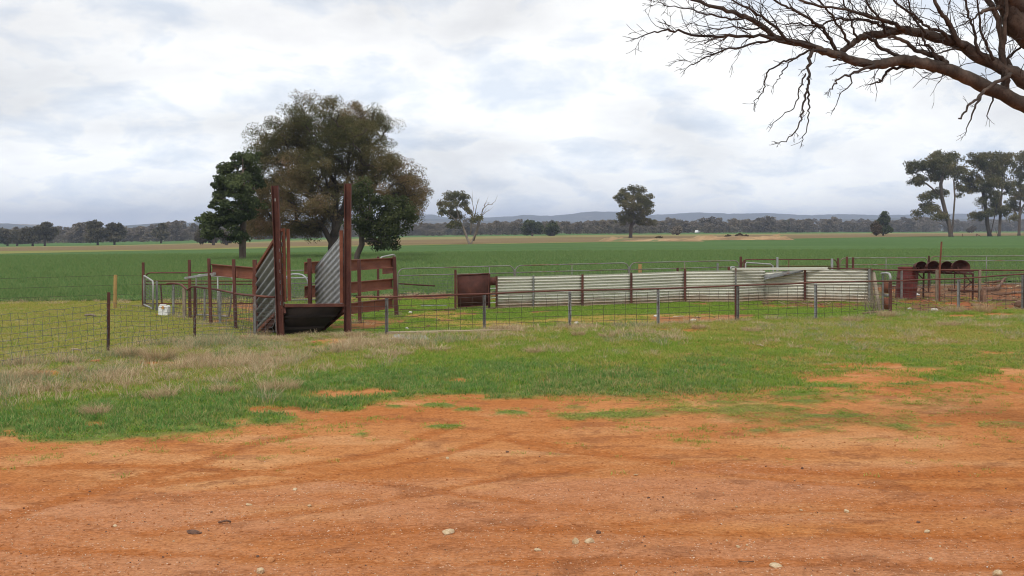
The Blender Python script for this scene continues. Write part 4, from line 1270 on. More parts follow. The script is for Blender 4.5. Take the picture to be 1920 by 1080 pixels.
for px_, py_ in ((519, 400), (520, 440), (523.5, 520), (524.5, 560), (652, 372), (651.5, 430), (651, 500), (651, 560)):
    Yb = (A.y if px_ < 600 else B.y) - 0.055
    MB().tube([P(px_, py_, Yb), P(px_, py_, Yb - 0.018)], 0.014, 6).build('bolt', M['rust_dark'], ramp_o)
# slide channels and edge posts at the front
for px, y0, y1, Y, w in ((532.2, 566, 428, A.y + 0.05, 0.072), (541.0, 564, 429, A.y + 0.08, 0.066), (639.5, 568, 432, B.y + 0.02, 0.075)):
    b, t = P(px + 1.2, y0, Y), P(px - 1.2 if px < 600 else px, y1, Y)
    MB().section(b, t, [(-w / 2, -0.03), (w / 2, -0.03), (w / 2, 0.03), (w / 2 - 0.01, 0.03), (w / 2 - 0.01, -0.018), (-w / 2, -0.018)], (1, 0, 0)).build('slide_channel', M['rust_rail'], ramp_o)
b, t = P(519.5, 623, A.y + 0.12), P(516.5, 556, A.y + 0.12)
MB().beam(b, t, 0.05, 0.05, up=(0, 1, 0)).build('upright', M['galv_old'], ramp_o)

# ------------------------------------------------------------------ race fences of rolled rails either side of the ramp
CSEC = [(0, -0.125), (0.062, -0.125), (0.062, -0.108), (0.012, -0.098), (0.004, -0.06), (0.004, 0.06), (0.012, 0.098), (0.062, 0.108), (0.062, 0.125), (0, 0.125)]
race_r = thing('rail_fence', 'rusty fence of three wide rolled steel rails right of the loading ramp', 'fence', G(742, 592))
pr_ = []
for px, Y, yt in ((581, 22.4, 484.5), (674, 23.9, 486.5), (743, 25.9, 481)):
    b = Vector(((px - 960) / F_PX * Y, Y, 0))
    t = P(px - (4 if px == 743 else 1), yt, Y)
    add_post(race_r, b, t, 0.075 if px < 700 else 0.088, M['rust'])
    pr_.append(b)
side = Vector((pr_[2].y - pr_[0].y, -(pr_[2].x - pr_[0].x), 0)).normalized()
for z in (1.29, 0.785, 0.31):
    MB().section(pr_[0] + Vector((0, 0, z)) - (pr_[2] - pr_[0]).normalized() * 0.05 - side * 0.11, pr_[2] + Vector((0, 0, z)) - side * 0.11, CSEC, side).build('rail', M['rust_rail'], race_r)
race_l = thing('rail_fence', 'rusty fence with one wide top rail on three posts left of the loading ramp', 'fence', G(393, 608.6))
pl_ = []
for px, Y, yt in ((393, 23.5, 484.5), (439.5, 22.4, 486), (479, 21.75, 487)):
    b = Vector(((px + 1 - 960) / F_PX * Y, Y, 0))
    t = P(px - 1.5, yt, Y)
    add_post(race_l, b, t, 0.062 if px < 460 else 0.08, M['rust'])
    pl_.append(b)
side = Vector((-(pl_[0].y - pl_[2].y), (pl_[0].x - pl_[2].x), 0)).normalized()
if side.y > 0:
    side = -side
MB().section(pl_[0] + (pl_[0] - pl_[2]).normalized() * 0.12 + Vector((0, 0, 1.21)) - side * 0.10, pl_[2] + Vector((0, 0, 1.19)) - side * 0.10, CSEC, side).build('rail', M['rust_rail'], race_l)
# second, shorter race panel behind the right hand one
sp = thing('rail_fence', 'short rusty rail on a thin post, mostly hidden behind the three rail fence', 'fence', G(709, 584))
b = G(709, 584)
add_post(sp, b, P(709, 481, b.y), 0.06, M['rust'])
MB().section(P(717, 507, 27.6), P(739, 505, 28.4), [(s, u * 0.75) for s, u in CSEC], (0.3, -1, 0)).build('rail', M['rust_rail'], sp)
MB().tube([P(711, 487, 27.4), P(716, 482, 27.5), P(737, 477.6, 28.2), P(740, 479, 28.3), P(741, 486, 28.3)], 0.022, 8).build('pipe', M['white_pipe'], sp, True)
MB().beam(P(739, 479, 28.4), G(739.5, 578), 0.05).build('post', M['rust'], sp)

# ------------------------------------------------------------------ front pipe fence
FP = [(725, 630, 557), (908, 620, 551), (1068.5, 615.5, 545), (1234, 611, 541), (1383.5, 604, 535.5), (1529.5, 600, 530), (1665, 592, 527), (1797.5, 585.5, 522.5), (1918, 582.5, 514)]
ff = thing('pipe_fence', 'long low fence with rusty pipe rail and wide wire mesh in front of the yards', 'fence', G(725, 630))
ends = []
for i, (px, yb, yt) in enumerate(FP):
    b, t = post_at(px, yb, yt)
    ends.append((b, t))
    if px == 1665:
        continue
    mat = M['galv'] if i in (2, 3, 5, 7) else M['galv_old']
    w = 0.062
    q = b - UP * 0.15
    MB().section(q, t - UP * 0.02, [(-w / 2, -0.02), (w / 2, -0.02), (w / 2, 0.02), (w / 2 - 0.008, 0.02), (w / 2 - 0.008, -0.011), (-w / 2 + 0.008, -0.011), (-w / 2 + 0.008, 0.02), (-w / 2, 0.02)], (1, 0, 0)).build('post', mat, ff)
    if i == 4:
        MB().beam(b + Vector((-0.055, 0.0, -0.1)), t + Vector((-0.055, 0, -0.02)), 0.03, 0.04, up=(0, 1, 0)).build('post', M['rust'], ff)
last_b = ends[-1][0] * 2 - ends[-2][0]
last_t = ends[-1][1] * 2 - ends[-2][1]
ends.append((last_b, last_t))
add_post(ff, last_b, last_t, 0.06, M['galv_old'])
rail = [P(667, 557.8, 20.9)] + [t for b, t in ends]
pts = []
for p, q in zip(rail[:-1], rail[1:]):
    for t in (0, 0.33, 0.66):
        v = p.lerp(q, t)
        v.z += (RS.rand() - 0.5) * 0.018
        pts.append(v)
pts.append(rail[-1])
MB().tube(pts, 0.018, 8).build('rail', M['pipe'], ff, True)
mb = MB()
seq = [(Vector((B.x + 0.1, B.y - 0.05, 0)), Vector((B.x + 0.1, B.y - 0.05, z_at(560, B.y))))] + ends
for (b0, t0), (b1_, t1_) in zip(seq[:-1], seq[1:]):
    L = (b1_ - b0).length
    f = Vector((0, -0.03, 0))
    wire_net(mb, b0 + UP * 0.03 + f, b1_ + UP * 0.03 + f, Vector((b0.x, b0.y, t0.z - 0.06)) + f, Vector((b1_.x, b1_.y, t1_.z - 0.06)) + f, max(2, round(L / 0.265)), 6, 0.0046, RS, 0.014)
tag(mb.build('wire_mesh', M['dark_wire'], ff), kind='stuff')

# ------------------------------------------------------------------ corrugated iron wall
WL = [(931, 579, 519), (1000, 577, 518), (1092, 574.5, 515.5), (1183.5, 571, 512.7), (1284, 566.8, 508.6), (1379, 567, 507), (1434, 564.2, 506.2), (1508.5, 565.2, 506), (1629, 568, 506)]
wall = thing('corrugated_fence', 'long low fence of pale corrugated iron sheets across the yards', 'fence', G(1183, 571))
wb = [post_at(*w) for w in WL]
for i in range(len(WL) - 1):
    (b0, t0), (b1_, t1_) = wb[i], wb[i + 1]
    mb = MB()
    lap = (b1_ - b0).normalized() * 0.012
    yo = Vector((0, 0.012 * (i % 2), 0))
    cut = 0.93 if i == 6 else 1.0
    corr(mb, b0 - lap + yo + UP * 0.01, b1_ + lap + yo + UP * 0.01, b0.lerp(t0, cut) - lap + yo, t1_ + lap + yo, 10 if i == 6 else 11, 0.028, 14, 8, RS, 0.005)
    sheet_part(mb, 'corrugated_sheet', M['sheet'], wall)
for i in (0, 1, 2, 3, 4, 5, 7, 8):
    b, t = wb[i]
    f = Vector((0, -0.045, 0))
    m_ = M['galv_old'] if i in (1, 5, 8) else M['rust']
    add_post(wall, b + f, t + f + UP * (0.02 if i not in (4, 5) else 0.07), 0.058 if i not in (1, 5) else 0.042, m_, 0.04)
add_post(wall, wb[8][0] + Vector((0.09, -0.01, 0)), wb[8][1] + Vector((0.09, 0, 0)), 0.06, M['timber'])
ts = [wb[i][1] + UP * 0.035 + Vector((0, 0.02, 0)) for i in (5, 6, 7)]
MB().beam(ts[0] - Vector((0.1, 0, 0)), ts[2] + (ts[2] - ts[1]) * 0.6, 0.10, 0.07).build('top_strip', M['sheet'], wall, bevel=0.006)
MB().tube([wb[7][1] + Vector((0.4, 0.03, 0.06)), wb[8][1] + Vector((-0.5, 0.03, 0.03)), wb[8][1] + Vector((0.12, 0.0, 0.02))], 0.02, 7).build('rail', M['rust'], wall, True)
mb = MB()
f0, f1, f2 = P(1506, 508.5, 30.95), P(1433.5, 524, 30.85), P(1431, 512.5, 31.45)
corr(mb, f1, f0 - UP * 0.02, f2, f0 + UP * 0.04, 3, 0.009, 8, 6)
sheet_part(mb, 'bent_sheet', M['galv_old'], wall, 'torn sheet bent outwards at the corner')
mb = MB()
g0, g1, g2 = P(1338, 516, 31.0), P(1366, 508, 31.2), P(1338, 512, 31.25)
mb.quad(g0, g1, g2)
sheet_part(mb, 'bent_sheet', M['sheet'], wall, 'small curled lip of sheet')
# dead weeds against its right end
# ------------------------------------------------------------------ rusty sheet gate at the left end of the wall
sg = thing('sheet_gate', 'solid dark rusty steel gate at the left end of the corrugated fence', 'gate', G(885, 580))
b, t = post_at(854, 581, 505.5)
add_post(sg, b, t, 0.06, M['rust'])
b2, t2 = post_at(917, 580, 513)
add_post(sg, b2, t2, 0.07, M['rust_dark'])
Yg = b.y - 0.04
mb = MB()
q0, q1, q2, q3 = P(858.5, 576, Yg), P(916.5, 572.3, Yg), P(916.5, 512.5, Yg), P(857.5, 516, Yg)
mb.quad(q0, q1, q2, q3)
sheet_part(mb, 'steel_sheet', M['rust_dark'], sg, thick=0.006)
for a_, c_ in ((q0, q1), (q1, q2), (q2, q3), (q3, q0)):
    MB().beam(a_ + Vector((0, -0.008, 0)), c_ + Vector((0, -0.008, 0)), 0.022, 0.022, up=(0, 1, 0)).build('frame_bar', M['rust'], sg)
mb = MB()
mb.quad(P(919, 535, Yg - 0.02), P(929.5, 534.5, Yg - 0.02), P(930, 519.8, Yg - 0.02), P(918, 520, Yg - 0.02))
sheet_part(mb, 'steel_sheet', M['rust'], sg, thick=0.006)
MB().tube([P(875, 575, Yg), P(875, 582.4, Yg), P(930, 578.6, Yg)], 0.014, 6).build('rod', M['rust_dark'], sg)
for yy in (541, 550, 559, 568):
    MB().tube([P(919, yy, Yg), P(930, yy - 0.6, Yg)], 0.012, 6).build('rod', M['white_pipe'], sg)

# ------------------------------------------------------------------ back line of pipe gates
BG = [(746, 964, 562, 556.5, 503.8, 498, [(517, 511.4)], [0.78], 'first pipe gate of the back row, beside the three rail fence'),
      (966, 1178.5, 556.4, 551.2, 498, 492.8, [(511, 505.2)], [0.49], 'second pipe gate of the back row, behind the left part of the wall'),
      (1181, 1386, 551, 546.5, 492.7, 488.4, [(505.6, 500)], [0.49], 'third pipe gate of the back row, in front of the short yellow post'),
      (1391, 1570, 546.4, 542.6, 486.6, 486.3, [(499, 499)], [0.48], 'brown pipe gate of the back row behind the bent corner sheet'),
      (1575, 1740, 542.5, 539, 484, 482.8, [(497, 495)], [0.51], 'pipe gate of the back row behind the right end of the corrugated fence'),
      (1744, 1958, 538.8, 535, 480.6, 479.6, [(489.2, 488.6)], [0.48], 'pale pipe gate of the back row behind the dished discs')]
for i, (x0, x1, yb0, yb1, yt0, yt1, mids, vs, lab) in enumerate(BG):
    bl, br = G(x0, yb0), G(x1, yb1)
    tl, tr = P(x0, yt0, bl.y), P(x1, yt1, br.y)
    tube_gate('pipe_gate', lab, bl, br, tl, tr, [(z_at(a, bl.y), z_at(b_, br.y)) for a, b_ in mids], vs, M['gate'] if i != 3 else M['pipe'], RS, 'pipe gates along the back of the yards', r=0.018 if i != 3 else 0.02, net=(24, 7), rad=0.2)
loose = MB().tube([P(746, 531.6, 31.9), P(780, 534, 31.9), P(816, 536, 31.9)], 0.022, 7)
loose.solo('loose_rail', M['rust_dark'], 'thin dark rusty rail tied slantwise across the first back gate', 'rail', smooth=True)
GP = [(964.8, 556.4, 505, 'galv_old', 0.045, 'grey post between the first and second back gates'),
      (1180, 551, 500, 'galv_old', 0.045, 'grey post between the second and third back gates'),
      (1345.5, 548, 493, 'galv_old', 0.06, 'grey steel post rising over the wall left of the taller rusty posts'),
      (1389, 547, 481, 'rust', 0.075, 'tall rusty post at the left end of the brown back gate'),
      (1396, 555, 487, 'rust', 0.062, 'shorter rusty post just right of the tall one at the brown gate'),
      (1457.5, 547, 482.5, 'galv', 0.066, 'pale grey steel post in front of the brown back gate'),
      (1560, 544, 485, 'galv', 0.07, 'grey post at the right end of the brown back gate'),
      (1571.5, 542.6, 484, 'rust', 0.06, 'short rusty post where the brown gate meets the next back gate'),
      (1588, 557, 481, 'rust', 0.062, 'left of two rusty posts above the right end of the corrugated fence'),
      (1599.5, 557, 482.5, 'rust', 0.062, 'right of two rusty posts above the right end of the corrugated fence'),
      (1741.8, 539, 479.5, 'rust_dark', 0.05, 'dark post between the last two back gates, behind the discs'),
      (1270.5, 562, 502, 'rust', 0.06, 'rusty post end showing over the middle of the corrugated fence'),
      (1366.5, 563, 500, 'rust', 0.068, 'rusty post end beside the pale bent pipe above the wall'),
      (1790, 545, 499, 'rust_dark', 0.035, 'thin dark picket top behind the dished discs')]
for px, yb, yt, m_, w, lab in GP:
    b, t = post_at(px, yb, yt)
    mb = MB().beam(b - UP * 0.1, t, w, w, up=(0, 1, 0))
    mb.solo('gate_post', M[m_], lab, 'post', 'steel posts along the back gates', bevel=0.006)
for pts, lab in (([P(1367.5, 545, 32), P(1368, 505, 32), P(1371, 500.8, 32.1), P(1377, 501, 32.3), P(1379.5, 506, 32.4), P(1379.5, 545, 32.4)], 'pale bent pipe of a small gate showing over the wall beside a rusty post'),
                 ([P(1398, 540, 33.2), P(1398, 494, 33.2), P(1400, 492.5, 33.2), P(1445, 495.5, 33.6), P(1449, 498.5, 33.6), P(1450, 540, 33.6)], 'pale sloping pipe of a yard gate behind the corner of the wall')):
    root = thing('yard_gate', lab, 'gate', Vector((pts[0].x, pts[0].y, 0)))
    q = [Vector((pts[0].x, pts[0].y, 0.05))] + pts[1:-1] + [Vector((pts[-1].x, pts[-1].y, 0.05))]
    MB().tube(q, 0.024, 8).build('frame', M['white_pipe'], root, True)
    MB().tube([q[0] + UP * 0.5, q[-1] + UP * 0.5], 0.018, 6).build('rail', M['white_pipe'], root, True)
b, t = post_at(1200, 545.5, 495.5)
MB().tube([b - UP * 0.1, t], 0.062, 10).solo('timber_post', M['yellow_post'], 'short yellow timber post behind the third back gate', 'post')

# ------------------------------------------------------------------ left yard
b, t = post_at(268.5, 576, 492)
MB().beam(b - UP * 0.1, t, 0.062, up=(0, 1, 0)).solo('corner_post', M['rust'], 'lone rusty corner post at the far left end of the yard gate', 'post', bevel=0.006)
c0 = b
bl, br = G(272, 575), Vector((G(272, 575).x + 2.98, G(272, 575).y + 0.1, 0))
tube_gate('pipe_gate', 'long brown pipe gate of the left yard between corner post and ramp', bl, br, P(271, 511.5, bl.y), P(476, 511, br.y), [(z_at(527, bl.y), z_at(527, br.y)), (z_at(533, bl.y), z_at(533, br.y))], [0.4], M['pipe'], RS, r=0.019, net=(30, 8), net_top=1, round_r=False, rad=0.17)
# side gate swung towards the viewer, pale pipe
e0, e1 = Vector((c0.x + 0.04, c0.y - 0.05, 0)), G(287, 585)
tube_gate('pipe_gate', 'small pale pipe gate swung open beside the corner post', e0, e1, P(269.5, 516.5, e0.y), P(287, 527.5, e1.y), [], [], M['white_pipe'], RS, r=0.024, rad=0.12, net=(8, 8))
for px, yb, yt, lean, m_, w, lab in ((294, 584, 527, 294, 'galv_old', 0.045, 'grey post just right of the pale swung gate'),
                                     (304.5, 571.5, 532, 301, 'rust_dark', 0.032, 'thin dark leaning picket behind the white jerry can')):
    b, t = post_at(px, yb, yt, lean)
    MB().beam(b - UP * 0.1, t, w, up=(0, 1, 0)).solo('fence_post', M[m_], lab, 'post')
sf = thing('mesh_fence', 'wire mesh fence with a bent rusty top pipe between jerry can and ramp', 'fence', G(345, 596.5))
SFP = [(325, 592, 532.5, 'galv_old', 0.045), (345.5, 596.5, 540, 'timber', 0.07), (383.5, 603, 541.5, 'galv_old', 0.04), (412.5, 608, 546, 'galv_old', 0.055), (478, 631, 556, 'galv_old', 0.05)]
se = []
for px, yb, yt, m_, w in SFP:
    b, t = post_at(px, yb, yt)
    se.append((b, t))
    add_post(sf, b, t, w, M[m_])
Yk = lambda px: float(np.interp(px, [p[0] for p in SFP] + [516], [b.y for b, _ in se] + [20.75]))
rail = [(312.5, 532), (319, 531.5), (326, 531.3), (334, 532), (340, 534), (346, 539), (351.5, 543.5), (356, 540), (360.5, 537.5), (372, 538.5), (388.5, 540.6), (400, 542), (412.5, 544), (428, 547.5), (444, 551), (464, 553.5), (485, 555.3), (500, 556.5), (515, 557.3)]
MB().tube([P(x, y, Yk(x)) for x, y in rail], 0.024, 8).build('rail', M['pipe'], sf, True)
mb = MB()
seq = se + [(Vector((A.x - 0.1, 20.75, 0)), P(516, 559, 20.75))]
for (b0, t0), (b1_, t1_) in zip(seq[:-1], seq[1:]):
    L = (b1_ - b0).length
    wire_net(mb, b0 + UP * 0.02, b1_ + UP * 0.02, Vector((b0.x, b0.y, t0.z - 0.03)), Vector((b1_.x, b1_.y, t1_.z - 0.03)), max(2, round(L / 0.13)), 8, 0.0038, RS, 0.012)
tag(mb.build('wire_mesh', M['dark_wire'], sf), kind='stuff')
b, t = post_at(356.5, 597.7, 487, 355)
MB().beam(b - UP * 0.1, t, 0.062, up=(0, 1, 0)).solo('tall_post', M['rust'], 'tall rusty post standing behind the bent pipe, left of the single rail fence', 'post', bevel=0.006)
MB().beam(P(347.5, 521.5, 24.7), P(403, 513, 23.3), 0.05, 0.05).solo('metal_tube', M['galv'], 'loose square grey metal tube resting across two rusty posts', 'tube', bevel=0.004)
bl, br = G(368, 596), Vector((G(368, 596).x + 0.92, G(368, 596).y - 0.55, 0))
tube_gate('pipe_gate', 'grey pipe gate with fine mesh under the single wide rail', bl, br, P(368, 515.3, bl.y), P(438, 520, br.y), [], [0.68], M['white_pipe'], RS, r=0.02, rad=0.1, net=(11, 9))
# grey hoop gate seen through the ramp opening
bl, br = G(532, 580), G(579, 581)
tube_gate('pipe_gate', 'grey rounded pipe gate seen through the opening of the loading ramp', bl, br, P(532, 513.6, bl.y), P(578.5, 514.4, br.y), [(z_at(522, bl.y), z_at(521, br.y))], [], M['galv'], RS, r=0.026, rad=0.28, net=(16, 12))
bl, br = G(478, 569), G(600, 567)
tube_gate('pipe_gate', 'pipe gate behind the loading ramp with pale top rail', bl, br, P(478, 509, bl.y), P(600, 506.5, br.y), [(z_at(532, bl.y), z_at(531, br.y))], [], M['gate'], RS, r=0.02, rad=0.2, net=(18, 8))
# jerry can lying on its side
jb = G(308.5, 592.5)
jc = thing('jerry_can', 'white plastic jerry can with an orange cap lying in the left yard', 'jerry can', jb)
mb = MB()
k = jb.y / F_PX
hw, hh, dp = 9.8 * k, 10.0 * k, 0.11
prof = [(-hw, -hh * .8), (-hw * .8, -hh), (hw * .8, -hh), (hw, -hh * .8), (hw, hh * .75), (hw * .8, hh), (-hw * .7, hh), (-hw, hh * .7)]
cz = jb + UP * (hh + 0.005)
rows = []
for yy, s in ((-dp, 0.82), (-dp * 0.9, 0.97), (-dp * .3, 1.0), (dp * .3, 1.0), (dp * 0.9, 0.97), (dp, 0.82)):
    rows.append([cz + Vector((a_ * s * 0.985 + 0.03 * e_, yy, e_ * s - 0.04 * a_)) for a_, e_ in prof + prof[:1]])
mb.grid(rows)
mb.quad(*rows[0][:-1][::-1]).quad(*rows[-1][:-1])
mb.build('body', M['white_plastic'], jc, bevel=0.03)
MB().tube([cz + Vector((0.005, -dp - 0.002, hh * 0.62)), cz + Vector((0.005, -dp - 0.035, hh * 0.64))], 0.034, 12).build('cap', M['orange_plastic'], jc)
MB().tube([cz + Vector((-0.09, -dp * 0.8, hh * 0.9)), cz + Vector((-0.07, -dp * .9, hh * 1.12)), cz + Vector((0.07, -dp * .9, hh * 1.1)), cz + Vector((0.10, -dp * .8, hh * 0.9))], 0.013, 6).build('handle', M['white_plastic'], jc, True)

# ------------------------------------------------------------------ wire fence running out to the left
lf = thing('wire_fence', 'wire mesh fence on rusty pickets running out of the photo at left', 'fence', G(203, 663))
L1, L1t = post_at(202, 663, 548, 204)
L2, L2t = post_at(364.5, 638, 537, 365.5)
d = (L1 - L2)
L0 = L1 + d * 1.02
L00 = L0 + d
for b, t in ((L1, L1t), (L2, L2t), (L0, L0 + UP * 1.03), (L00, L00 + UP * 1.0)):
    w = 0.05
    MB().section(b - UP * 0.15, t, [(-w / 2, -0.006), (0, -0.006), (0.003, -0.032), (0.009, -0.032), (0.012, -0.006), (w / 2, -0.006), (w / 2, 0.006), (-w / 2, 0.006)], (1, 0, 0)).build('picket', M['rust_dark'], lf)
mb = MB()
for b0, b1_, zt0, zt1 in ((L00, L0, 0.84, 0.84), (L0, L1, 0.84, 0.87), (L1, L2, 0.87, 0.62), (L2, Vector((A.x - 0.15, 20.7, 0)), 0.62, 0.66)):
    L = (b1_ - b0).length
    f = Vector((0.02, -0.035, 0))
    wire_net(mb, b0 + UP * 0.04 + f, b1_ + UP * 0.04 + f, b0 + UP * zt0 + f, b1_ + UP * zt1 + f, max(2, round(L / 0.155)), 8, 0.0036, RS, 0.018, sag=0.03)
tag(mb.build('wire_mesh', M['wire'], lf), kind='stuff')
# field boundary on the left
bf = thing('barbed_wire_fence', 'barbed wire fence on a yellow timber post along the crop at left', 'fence', G(216, 579))
b, t = post_at(215, 579, 515.5, 216.5)
MB().tube([b - UP * 0.1, t], 0.046, 10).build('post', M['yellow_post'], bf)
e_l = Vector((b.x - 8.5, b.y - 3.0, 0))
MB().tube([e_l - UP * 0.1, e_l + UP * 0.95], 0.05, 8).build('post', M['yellow_post'], bf)
for z in (0.885, 0.63, 0.38):
    mb = MB()
    ps = []
    for t_ in np.linspace(0, 1, 26):
        p = e_l.lerp(b, t_) if t_ < 0.85 else e_l.lerp(b, t_)
        ps.append(Vector((p.x, p.y - 0.055, z - 0.05 * math.sin(t_ * math.pi))))
    e2 = Vector((c0.x, c0.y, z - 0.02))
    ps.append(e2)
    mb.tube(ps, 0.0034, 4, cap=False)
    for i in range(len(ps) - 2):
        for s in (0.25, 0.75):
            q = ps[i].lerp(ps[i + 1], s)
            mb.tube([q + Vector((-0.012, 0, -0.016)), q + Vector((0.012, 0, 0.016))], 0.003, 3)
    mb.build('barbed_wire', M['dark_wire'], bf)

# ------------------------------------------------------------------ right hand yard
pf = thing('pipe_fence', 'second pipe rail fence with mesh behind the red drum at right', 'fence', G(1757, 564.6))
RP = [(1634, 568.5, 505.8), (1690.5, 562, 506.3), (1757, 565, 506), (1837, 566, 506.5), (1960, 566, 507)]
re_ = []
for i, (px, yb, yt) in enumerate(RP):
    b, t = post_at(px, yb, yt)
    re_.append((b, t))
    if i == 0:
        continue
    add_post(pf, b, t, (0, 0.055, 0.075, 0.07, 0.06)[i], M[('galv_old', 'galv_old', 'timber', 'timber', 'galv_old')[i]])
b, t = post_at(1761.5, 565, 506)
add_post(pf, b + Vector((0, 0.04, 0)), t + Vector((0, 0.04, 0)), 0.05, M['rust_dark'])
pts = []
for (b0, t0), (b1_, t1_) in zip(re_[:-1], re_[1:]):
    pts += [t0.lerp(t1_, s) + UP * (RS.rand() - 0.5) * 0.015 for s in (0, 0.5)]
pts.append(re_[-1][1])
MB().tube(pts, 0.022, 8).build('rail', M['pipe'], pf, True)
mb = MB()
for (b0, t0), (b1_, t1_) in zip(re_[:-1], re_[1:]):
    wire_net(mb, b0 + UP * 0.03, b1_ + UP * 0.03, b0 + UP * (t0.z - 0.06), b1_ + UP * (t1_.z - 0.06), max(2, round((b1_ - b0).length / 0.2)), 7, 0.0042, RS, 0.015)
tag(mb.build('wire_mesh', M['dark_wire'], pf), kind='stuff')

ng_ = thing('narrow_gate', 'narrow rusty panel gate with bent white pipe by the right end of the wall', 'gate', G(1662, 585))
b, t = post_at(1669.5, 587.5, 526)
add_post(ng_, b, t, 0.066, M['rust'])
Yn = b.y
b2 = G(1655.5, 583)
MB().beam(b2 - UP * 0.05, P(1655.5, 514, b2.y), 0.035, up=(0, 1, 0)).build('post', M['galv_old'], ng_)
for y0, y1 in ((529, 549), (550.5, 556), (558, 580)):
    mb = MB()
    mb.quad(P(1657, y1, Yn + 0.2), P(1667, y1 + 0.6, Yn + 0.02), P(1667, y0 + 0.6, Yn + 0.02), P(1657, y0, Yn + 0.2))
    sheet_part(mb, 'steel_panel', M['rust_rail'] if y0 != 550.5 else M['galv_old'], ng_, thick=0.012)
MB().tube([P(1653, 513, b2.y), P(1662, 512, b2.y - 0.2), P(1667.5, 513.5, Yn + 0.1), P(1669.5, 518, Yn), P(1669.6, 526, Yn)], 0.03, 8).build('pipe', M['white_pipe'], ng_, True)
# grey dead stick leaning by the wall
b = G(1650, 583)
MB().tube([b - UP * 0.03, P(1645, 556, b.y + 0.2), P(1641, 530, b.y + 0.6), P(1639, 512, b.y + 1.0)], [0.05, 0.045, 0.05, 0.03], 8).solo('fence_stake', M['timber'], 'grey weathered stake leaning left beside the right end of the wall', 'stake', smooth=True)

# red drum
db = G(1700, 560)
dr = thing('steel_drum', 'dull red rusty steel drum standing behind the right hand pipe fence', 'drum', db)
mb = MB()
Rr, H = 19.4 * db.y / F_PX, z_at(500.5, db.y)
prof = [(0.96, 0.0), (1.0, 0.015), (1.0, 0.03), (0.975, 0.05), (0.975, 0.30), (1.02, 0.325), (0.975, 0.35), (0.975, 0.63), (1.02, 0.655), (0.975, 0.68), (0.975, 0.95), (1.0, 0.97), (1.0, 1.0), (0.955, 1.0), (0.95, 0.965), (0.3, 0.96), (0.001, 0.96)]
rows = []
tilt = Vector((0.035, 0.0, 0))
for a_, z in prof:
    rows.append([db + Vector((math.cos(t) * Rr * a_, math.sin(t) * Rr * a_, z * H)) + tilt * (z - 0.5) * -2 * -1 for t in np.linspace(0, 2 * math.pi, 29)])
mb.grid(rows)
mb.build('shell', M['drum'], dr, True)
# stand with four dished discs
ds = thing('disc_stand', 'rusty trestle carrying four overlapping dished steel discs', 'stand', G(1767, 562))
FL, FR, BL, BR = G(1731, 560), G(1823.5, 565), G(1741, 549), G(1808, 550)
ztop = z_at(512.5, 31.6)
for p in (FL, FR, BL, BR):
    add_post(ds, p, Vector((p.x, p.y, ztop)), 0.045, M['rust_dark'], name='leg')
def zt(p, z): return Vector((p.x, p.y, z))
for p, q in ((FL, FR), (BL, BR), (FL, BL), (FR, BR)):
    MB().beam(zt(p, ztop), zt(q, ztop), 0.04, 0.045).build('rail', M['rust_dark'], ds)
MB().beam(zt(FL, ztop + 0.09) + Vector((-0.3, 0, 0)), zt(FR, ztop + 0.09) + Vector((0.02, 0, 0)), 0.05, 0.05).build('rail', M['rust_dark'], ds)
for p, q, a_, c_ in ((FL, FL, (-0.28, ztop + 0.07), (0, ztop - 0.22)), (FR, FR, (-0.28, ztop), (0, ztop - 0.3)), (FR, FR, (-0.26, ztop - 0.42), (0, ztop - 0.2))):
    MB().beam(Vector((p.x + a_[0], p.y, a_[1])), Vector((q.x + c_[0], q.y, c_[1])), 0.03, 0.03).build('brace', M['rust_dark'], ds)
MB().beam(zt(FR, 0.32) + Vector((-0.55, 0.1, 0)), zt(FR, 0.32), 0.03, 0.03).build('brace', M['rust_dark'], ds)
for i, (px, py, r, nx) in enumerate(((1729, 501, 0.29, 0.55), (1752, 501.5, 0.31, 0.5), (1777, 502, 0.31, 0.5), (1803, 500.5, 0.335, 0.3))):
    c_ = P(px, py, 31.9 - 0.12 * i)
    n_ = Vector((nx, -0.82, 0.12)).normalized()
    s_ = n_.cross(Vector((0, 0, 1))).normalized()
    u_ = s_.cross(n_)
    mb = MB()
    rows = []
    for a_ in np.linspace(0.02, 1, 8):
        dpt = 0.24 * math.sqrt(1 - a_ * a_ * 0.999)
        rows.append([c_ + (s_ * math.cos(t) + u_ * math.sin(t) * 0.60) * r * a_ - n_ * dpt for t in np.linspace(0, 2 * math.pi, 25)])
    mb.grid(rows)
    sheet_part(mb, 'disc', M['rust_dark'], ds, thick=0.008)
    MB().tube([c_ - n_ * 0.16, Vector((c_.x, c_.y + 0.12, ztop + 0.02))], 0.022, 6).build('axle', M['rust_dark'], ds)
b = G(1761.5, 566)
MB().tube([b - UP * 0.1, P(1762, 506, b.y), P(1765.5, 453, b.y)], 0.027, 8).solo('steel_stake', M['rust_rail'], 'tall thin rusty stake leaning right, standing higher than the dished discs', 'stake')
